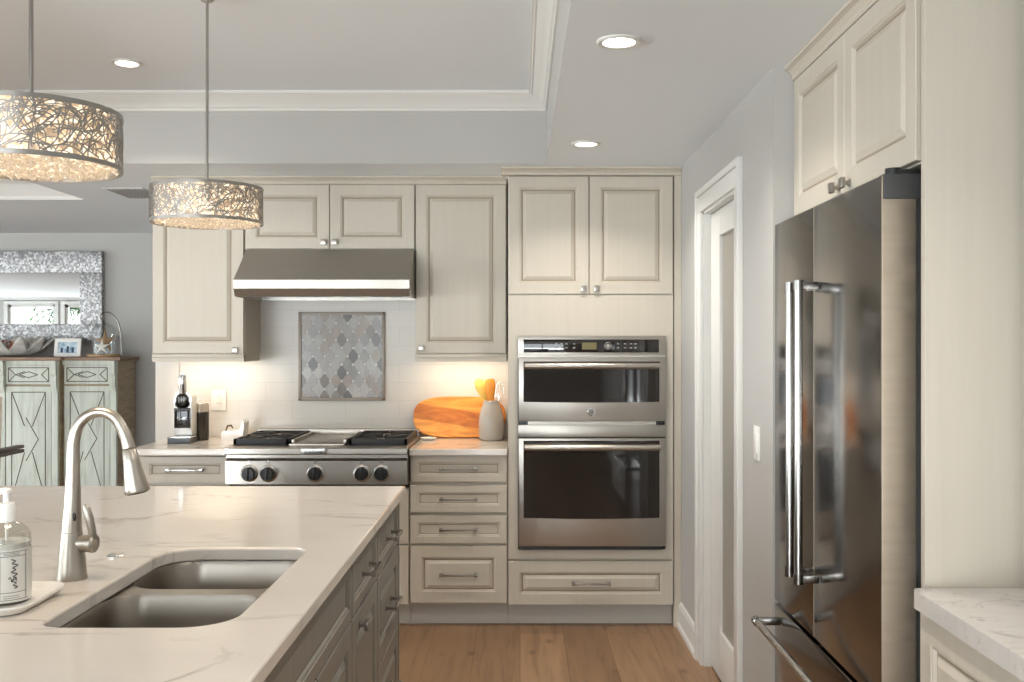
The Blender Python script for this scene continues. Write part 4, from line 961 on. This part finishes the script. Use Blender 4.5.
# giant clam shell with coral
SH = wood('shell', [(.3, (.38, .37, .34)), (.7, (.66, .64, .60))], (8, 8, 30), .5, .6)
def clam(cx, cy, rx, ry, h, label, ph, edge):
    k = MB(); n = 132; vs = []; rows = 8
    for i in range(rows+1):
        u = i/rows
        for j in range(n):
            a = 2*PI*j/n; w_ = math.cos(a*edge+ph); s = u**.7
            vs.append((cx+math.cos(a)*rx*s*(1+.16*w_*u), cy+math.sin(a)*ry*s*(1+.16*w_*u), zs0+.010+h*(u**1.9)*(1+.52*w_*u)))
    fs = [[i*n+j, i*n+(j+1) % n, (i+1)*n+(j+1) % n, (i+1)*n+j] for i in range(rows) for j in range(n)]; k.add(vs, fs)
    o = k.build('clam_shell', SH, loc=(cx, cy, zs0), smooth=1.2); md = o.modifiers.new('s', 'SOLIDIFY'); md.thickness = .009; md.offset = 1
    return tag(o, label, 'shell')
clam(at(12, 0, 7.86)[0], 7.86, .30, .14, .10, 'large wavy-edged giant clam shell on the sideboard holding coral', 0, 11)
CO = mat('orange_coral', (.62, .22, .12), .6); CW = mat('white_coral', (.66, .64, .60), .6)
def coral(cx, cy, z, s, m, label, seed):
    r = random.Random(seed); k = MB()
    def br(p, d, l, rad, dep):
        q = p+d*l; k.tube([p, (p+q)/2+Vector((r.uniform(-1, 1), r.uniform(-1, 1), 0))*l*.1, q], [rad, rad*.85, rad*.7], 6)
        if dep:
            for i in range(3): br(q, (d+Vector((r.uniform(-.9, .9), r.uniform(-.9, .9), r.uniform(-.1, .5)))).normalized(), l*.72, rad*.7, dep-1)
    for i in range(5): br(Vector((cx+r.uniform(-.02, .02), cy+r.uniform(-.02, .02), z)), Vector((r.uniform(-.8, .8), r.uniform(-.5, .5), 1)).normalized(), s*.35, .008, 3)
    return tag(k.build('coral', m, loc=(cx, cy, z)), label, 'coral')
coral(at(6, 0, 7.86)[0], 7.83, zs0+.032, .12, CO, 'branching orange coral piece lying in the clam shell', 2)
coral(at(30, 0, 7.86)[0], 7.86, zs0+.038, .13, CW, 'branching white coral piece lying in the clam shell', 9)
# photo frame, leaning back on its strut
Yp = 7.80; fa, fb = at(54, 357.5, Yp), at(80.5, 339, Yp)
t = thing('photo_frame', 'small white picture frame with a blue picture standing on the sideboard', 'picture frame', ((fa[0]+fb[0])/2, Yp, zs0))
W2, H2 = fb[0]-fa[0], fb[1]-fa[1]; rot = Matrix.Translation(((fa[0]+fb[0])/2, Yp, zs0)) @ Matrix.Rotation(math.radians(-10), 4, 'X')
def rbox(k, *a, b=.002, mi=0):
    tt = MB().box(*a, b=b); k.add([rot @ Vector(v) for v in tt.v], tt.f, mi, True); return k
f_ = .028; k = MB(); rbox(k, -W2/2, W2/2, -.008, .008, 0, f_); rbox(k, -W2/2, W2/2, -.008, .008, H2-f_, H2); rbox(k, -W2/2, -W2/2+f_, -.008, .008, f_, H2-f_); rbox(k, W2/2-f_, W2/2, -.008, .008, f_, H2-f_); k.build('frame', CERAM, t)
pic = mat('blue_picture', (.3, .4, .5), .4)
noise_col(pic, (18, 18, 18), [(.35, (.60, .68, .72)), (.5, (.35, .48, .58)), (.62, (.08, .14, .22))], 1, 3)
rbox(MB(), -W2/2+f_-.002, W2/2-f_+.002, -.003, .006, f_-.002, H2-f_+.002, b=0).build('picture', pic, t, smooth=0)
k = MB(); 
for (u, h) in ((-.045, .04), (0, .055), (.04, .045)): rbox(k, u-.009, u+.009, -.0045, -.0028, f_+.004, f_+h, b=0)
k.build('picture_figures', mat('ink_blue', (.03, .05, .09), .5), t, smooth=0)
rbox(MB(), -.02, .02, .010, .05, 0.004, .10, b=.002).build('strut', SBW, t) if False else None
# cloche
Yl = 7.84; cx = at(106, 0, Yl)[0]; Zl = lambda py: at(0, py, Yl)[1]
t = thing('glass_cloche', 'glass bell cloche on a wooden disc with a curved metal stand', 'cloche', (cx, Yl, zs0))
MB().lathe((cx-.02, Yl, zs0), [(.0, 0), (.118, 0), (.122, .004), (.122, .016), (.116, .020), (.0, .020)], 36).build('wooden_base', wood('cloche_oak', [(.3, (.40, .24, .12)), (.7, (.60, .38, .20))], (6, 30, 6)), t)
gt = .245
MB().lathe((cx-.015, Yl, zs0+.0205), [(.092, 0), (.092, gt-.08), (.085, gt-.045), (.062, gt-.018), (.03, gt-.004), (.0, gt)], 40).build('glass_bell', CLOCHEG, t).data.polygons[0]
hp = [(cx+.125, Yl, zs0+.006), (cx+.12, Yl, zs0+.12), (cx+.11, Yl, zs0+.22), (cx+.08, Yl, zs0+.30), (cx+.03, Yl, zs0+.345), (cx-.02, Yl, zs0+.345), (cx-.045, Yl, zs0+.325), (cx-.045, Yl, zs0+.30), (cx-.03, Yl, zs0+.29)]
pp, rr = smooth_path([Vector(p) for p in hp], [.005]*9); MB().tube(pp, rr, 8).build('metal_stand', PEWTER, t)
MB().lathe((cx-.015, Yl, zs0+.0205+gt), [(.0, 0), (.012, .0), (.014, .012), (.008, .022), (.0, .024)], 16).build('glass_knob', CLOCHEG, t)
def starfish(cx, cy, z, R, m, label, tilt):
    k = MB(); n = 10; out = []
    for i in range(n): a = PI/2+2*PI*i/n; r = R if i % 2 == 0 else R*.30; out.append((r*math.cos(a), r*math.sin(a)))
    vs = [(x, -.004, y) for x, y in out]+[(x, .004, y) for x, y in out]+[(0, -R*.16, 0), (0, R*.10, 0)]
    fs = [(i, (i+1) % n, 2*n) for i in range(n)]+[(n+(i+1) % n, n+i, 2*n+1) for i in range(n)]+[(i, n+i, n+(i+1) % n, (i+1) % n) for i in range(n)]
    M = Matrix.Translation((cx, cy, z)) @ Matrix.Rotation(tilt, 4, 'X')
    k.add([M @ Vector(v) for v in vs], fs); return tag(k.build('starfish', m, loc=(cx, cy, z), smooth=.9), label, 'starfish')
starfish(cx-.02, Yl+.025, zs0+.02+.10, .10, mat('tan_starfish', (.36, .21, .10), .8), 'larger tan starfish propped inside the glass cloche', -.12)
starfish(cx-.015, Yl-.045, zs0+.02+.058, .066, mat('white_starfish', (.75, .70, .62), .8), 'smaller white starfish propped inside the glass cloche', -.15)

# ------------------------------------------------------------------ stool at the far side of the island
t = thing('bar_stool', 'cream upholstered bar stool with dark wooden arms, partly cut off', 'stool', (-2.52, 4.25, 0))
DW = wood('dark_stool_wood', [(.3, (.03, .022, .016)), (.7, (.07, .05, .04))], (20, 3, 20), .4); UP = mat('cream_fabric', (.66, .62, .55), .85)
xa = -2.235
for sx_2 in (0, -.56):
    k = MB(); x = xa+sx_2; k.box(x-.035, x, 3.98, 4.51, .972, .986, b=.003); k.box(x-.035, x, 3.98, 4.51, .952, .967, b=.003); k.box(x-.028, x-.006, 4.02, 4.05, .74, .955); k.build('arm', DW, t)
for x in (xa-.04, xa-.52):
    for y in (4.02, 4.46): MB().tube([(x, y, 0), (x, y, .70)], [.016, .022], 10).build('leg', DW, t)
MB().box(xa-.56, xa-.01, 3.99, 4.50, .68, .76, b=.02).build('seat', UP, t)
MB().prism([(4.42, .76), (4.48, .76), (4.50, 1.20), (4.45, 1.21)], 'x', xa-.56, xa-.095).build('backrest', UP, t)
k = MB()
for y in (4.02, 4.46): k.box(xa-.52, xa-.04, y-.01, y+.01, .22, .25)
k.build('footrest', DW, t, smooth=0)

# ------------------------------------------------------------------ palms outside the living-room windows
LEAF = wood('palm_green', [(.3, (.03, .09, .02)), (.7, (.10, .22, .06))], (10, 10, 10), .5); TR = mat('palm_trunk', (.25, .19, .13), .9)
def palm(x, y, seed, label):
    r = random.Random(seed); t = thing('palm_tree', label, 'palm tree', (x, y, -.12), 'palms outside the windows')
    MB().tube([(x, y, -.12), (x+.05, y, 1.0), (x, y, 2.1)], [.10, .08, .07], 12).build('trunk', TR, t)
    k = MB()
    for i in range(18):
        a = r.uniform(0, 2*PI); l = r.uniform(.6, .95); up_ = r.uniform(.1, .9); P = []
        for s in range(8): u = s/7; P.append(Vector((x+math.cos(a)*l*u, y+math.sin(a)*l*u*.7, 2.1+l*(up_*u-.75*u*u))))
        for s in range(7):
            d = (P[s+1]-P[s]).normalized(); sd = d.cross(Vector((0, 0, 1))).normalized()
            for sg in (-1, 1):
                tip = P[s]+d*.12+sd*sg*.16*(1-s/9)+Vector((0, 0, -.05)); k.add([P[s]-sd*.01, P[s+1], tip, P[s]+d*.02+Vector((0, 0, .004))], [(0, 1, 2), (3, 2, 1), (0, 3, 1), (0, 2, 3)])
    k.build('fronds', LEAF, t, smooth=0)
palm(-9.35, -4.3, 1, 'green palm outside, seen reflected in the silver-framed mirror')
palm(-6.5, -4.4, 2, 'green palm outside beside the first, reflected in the mirror')
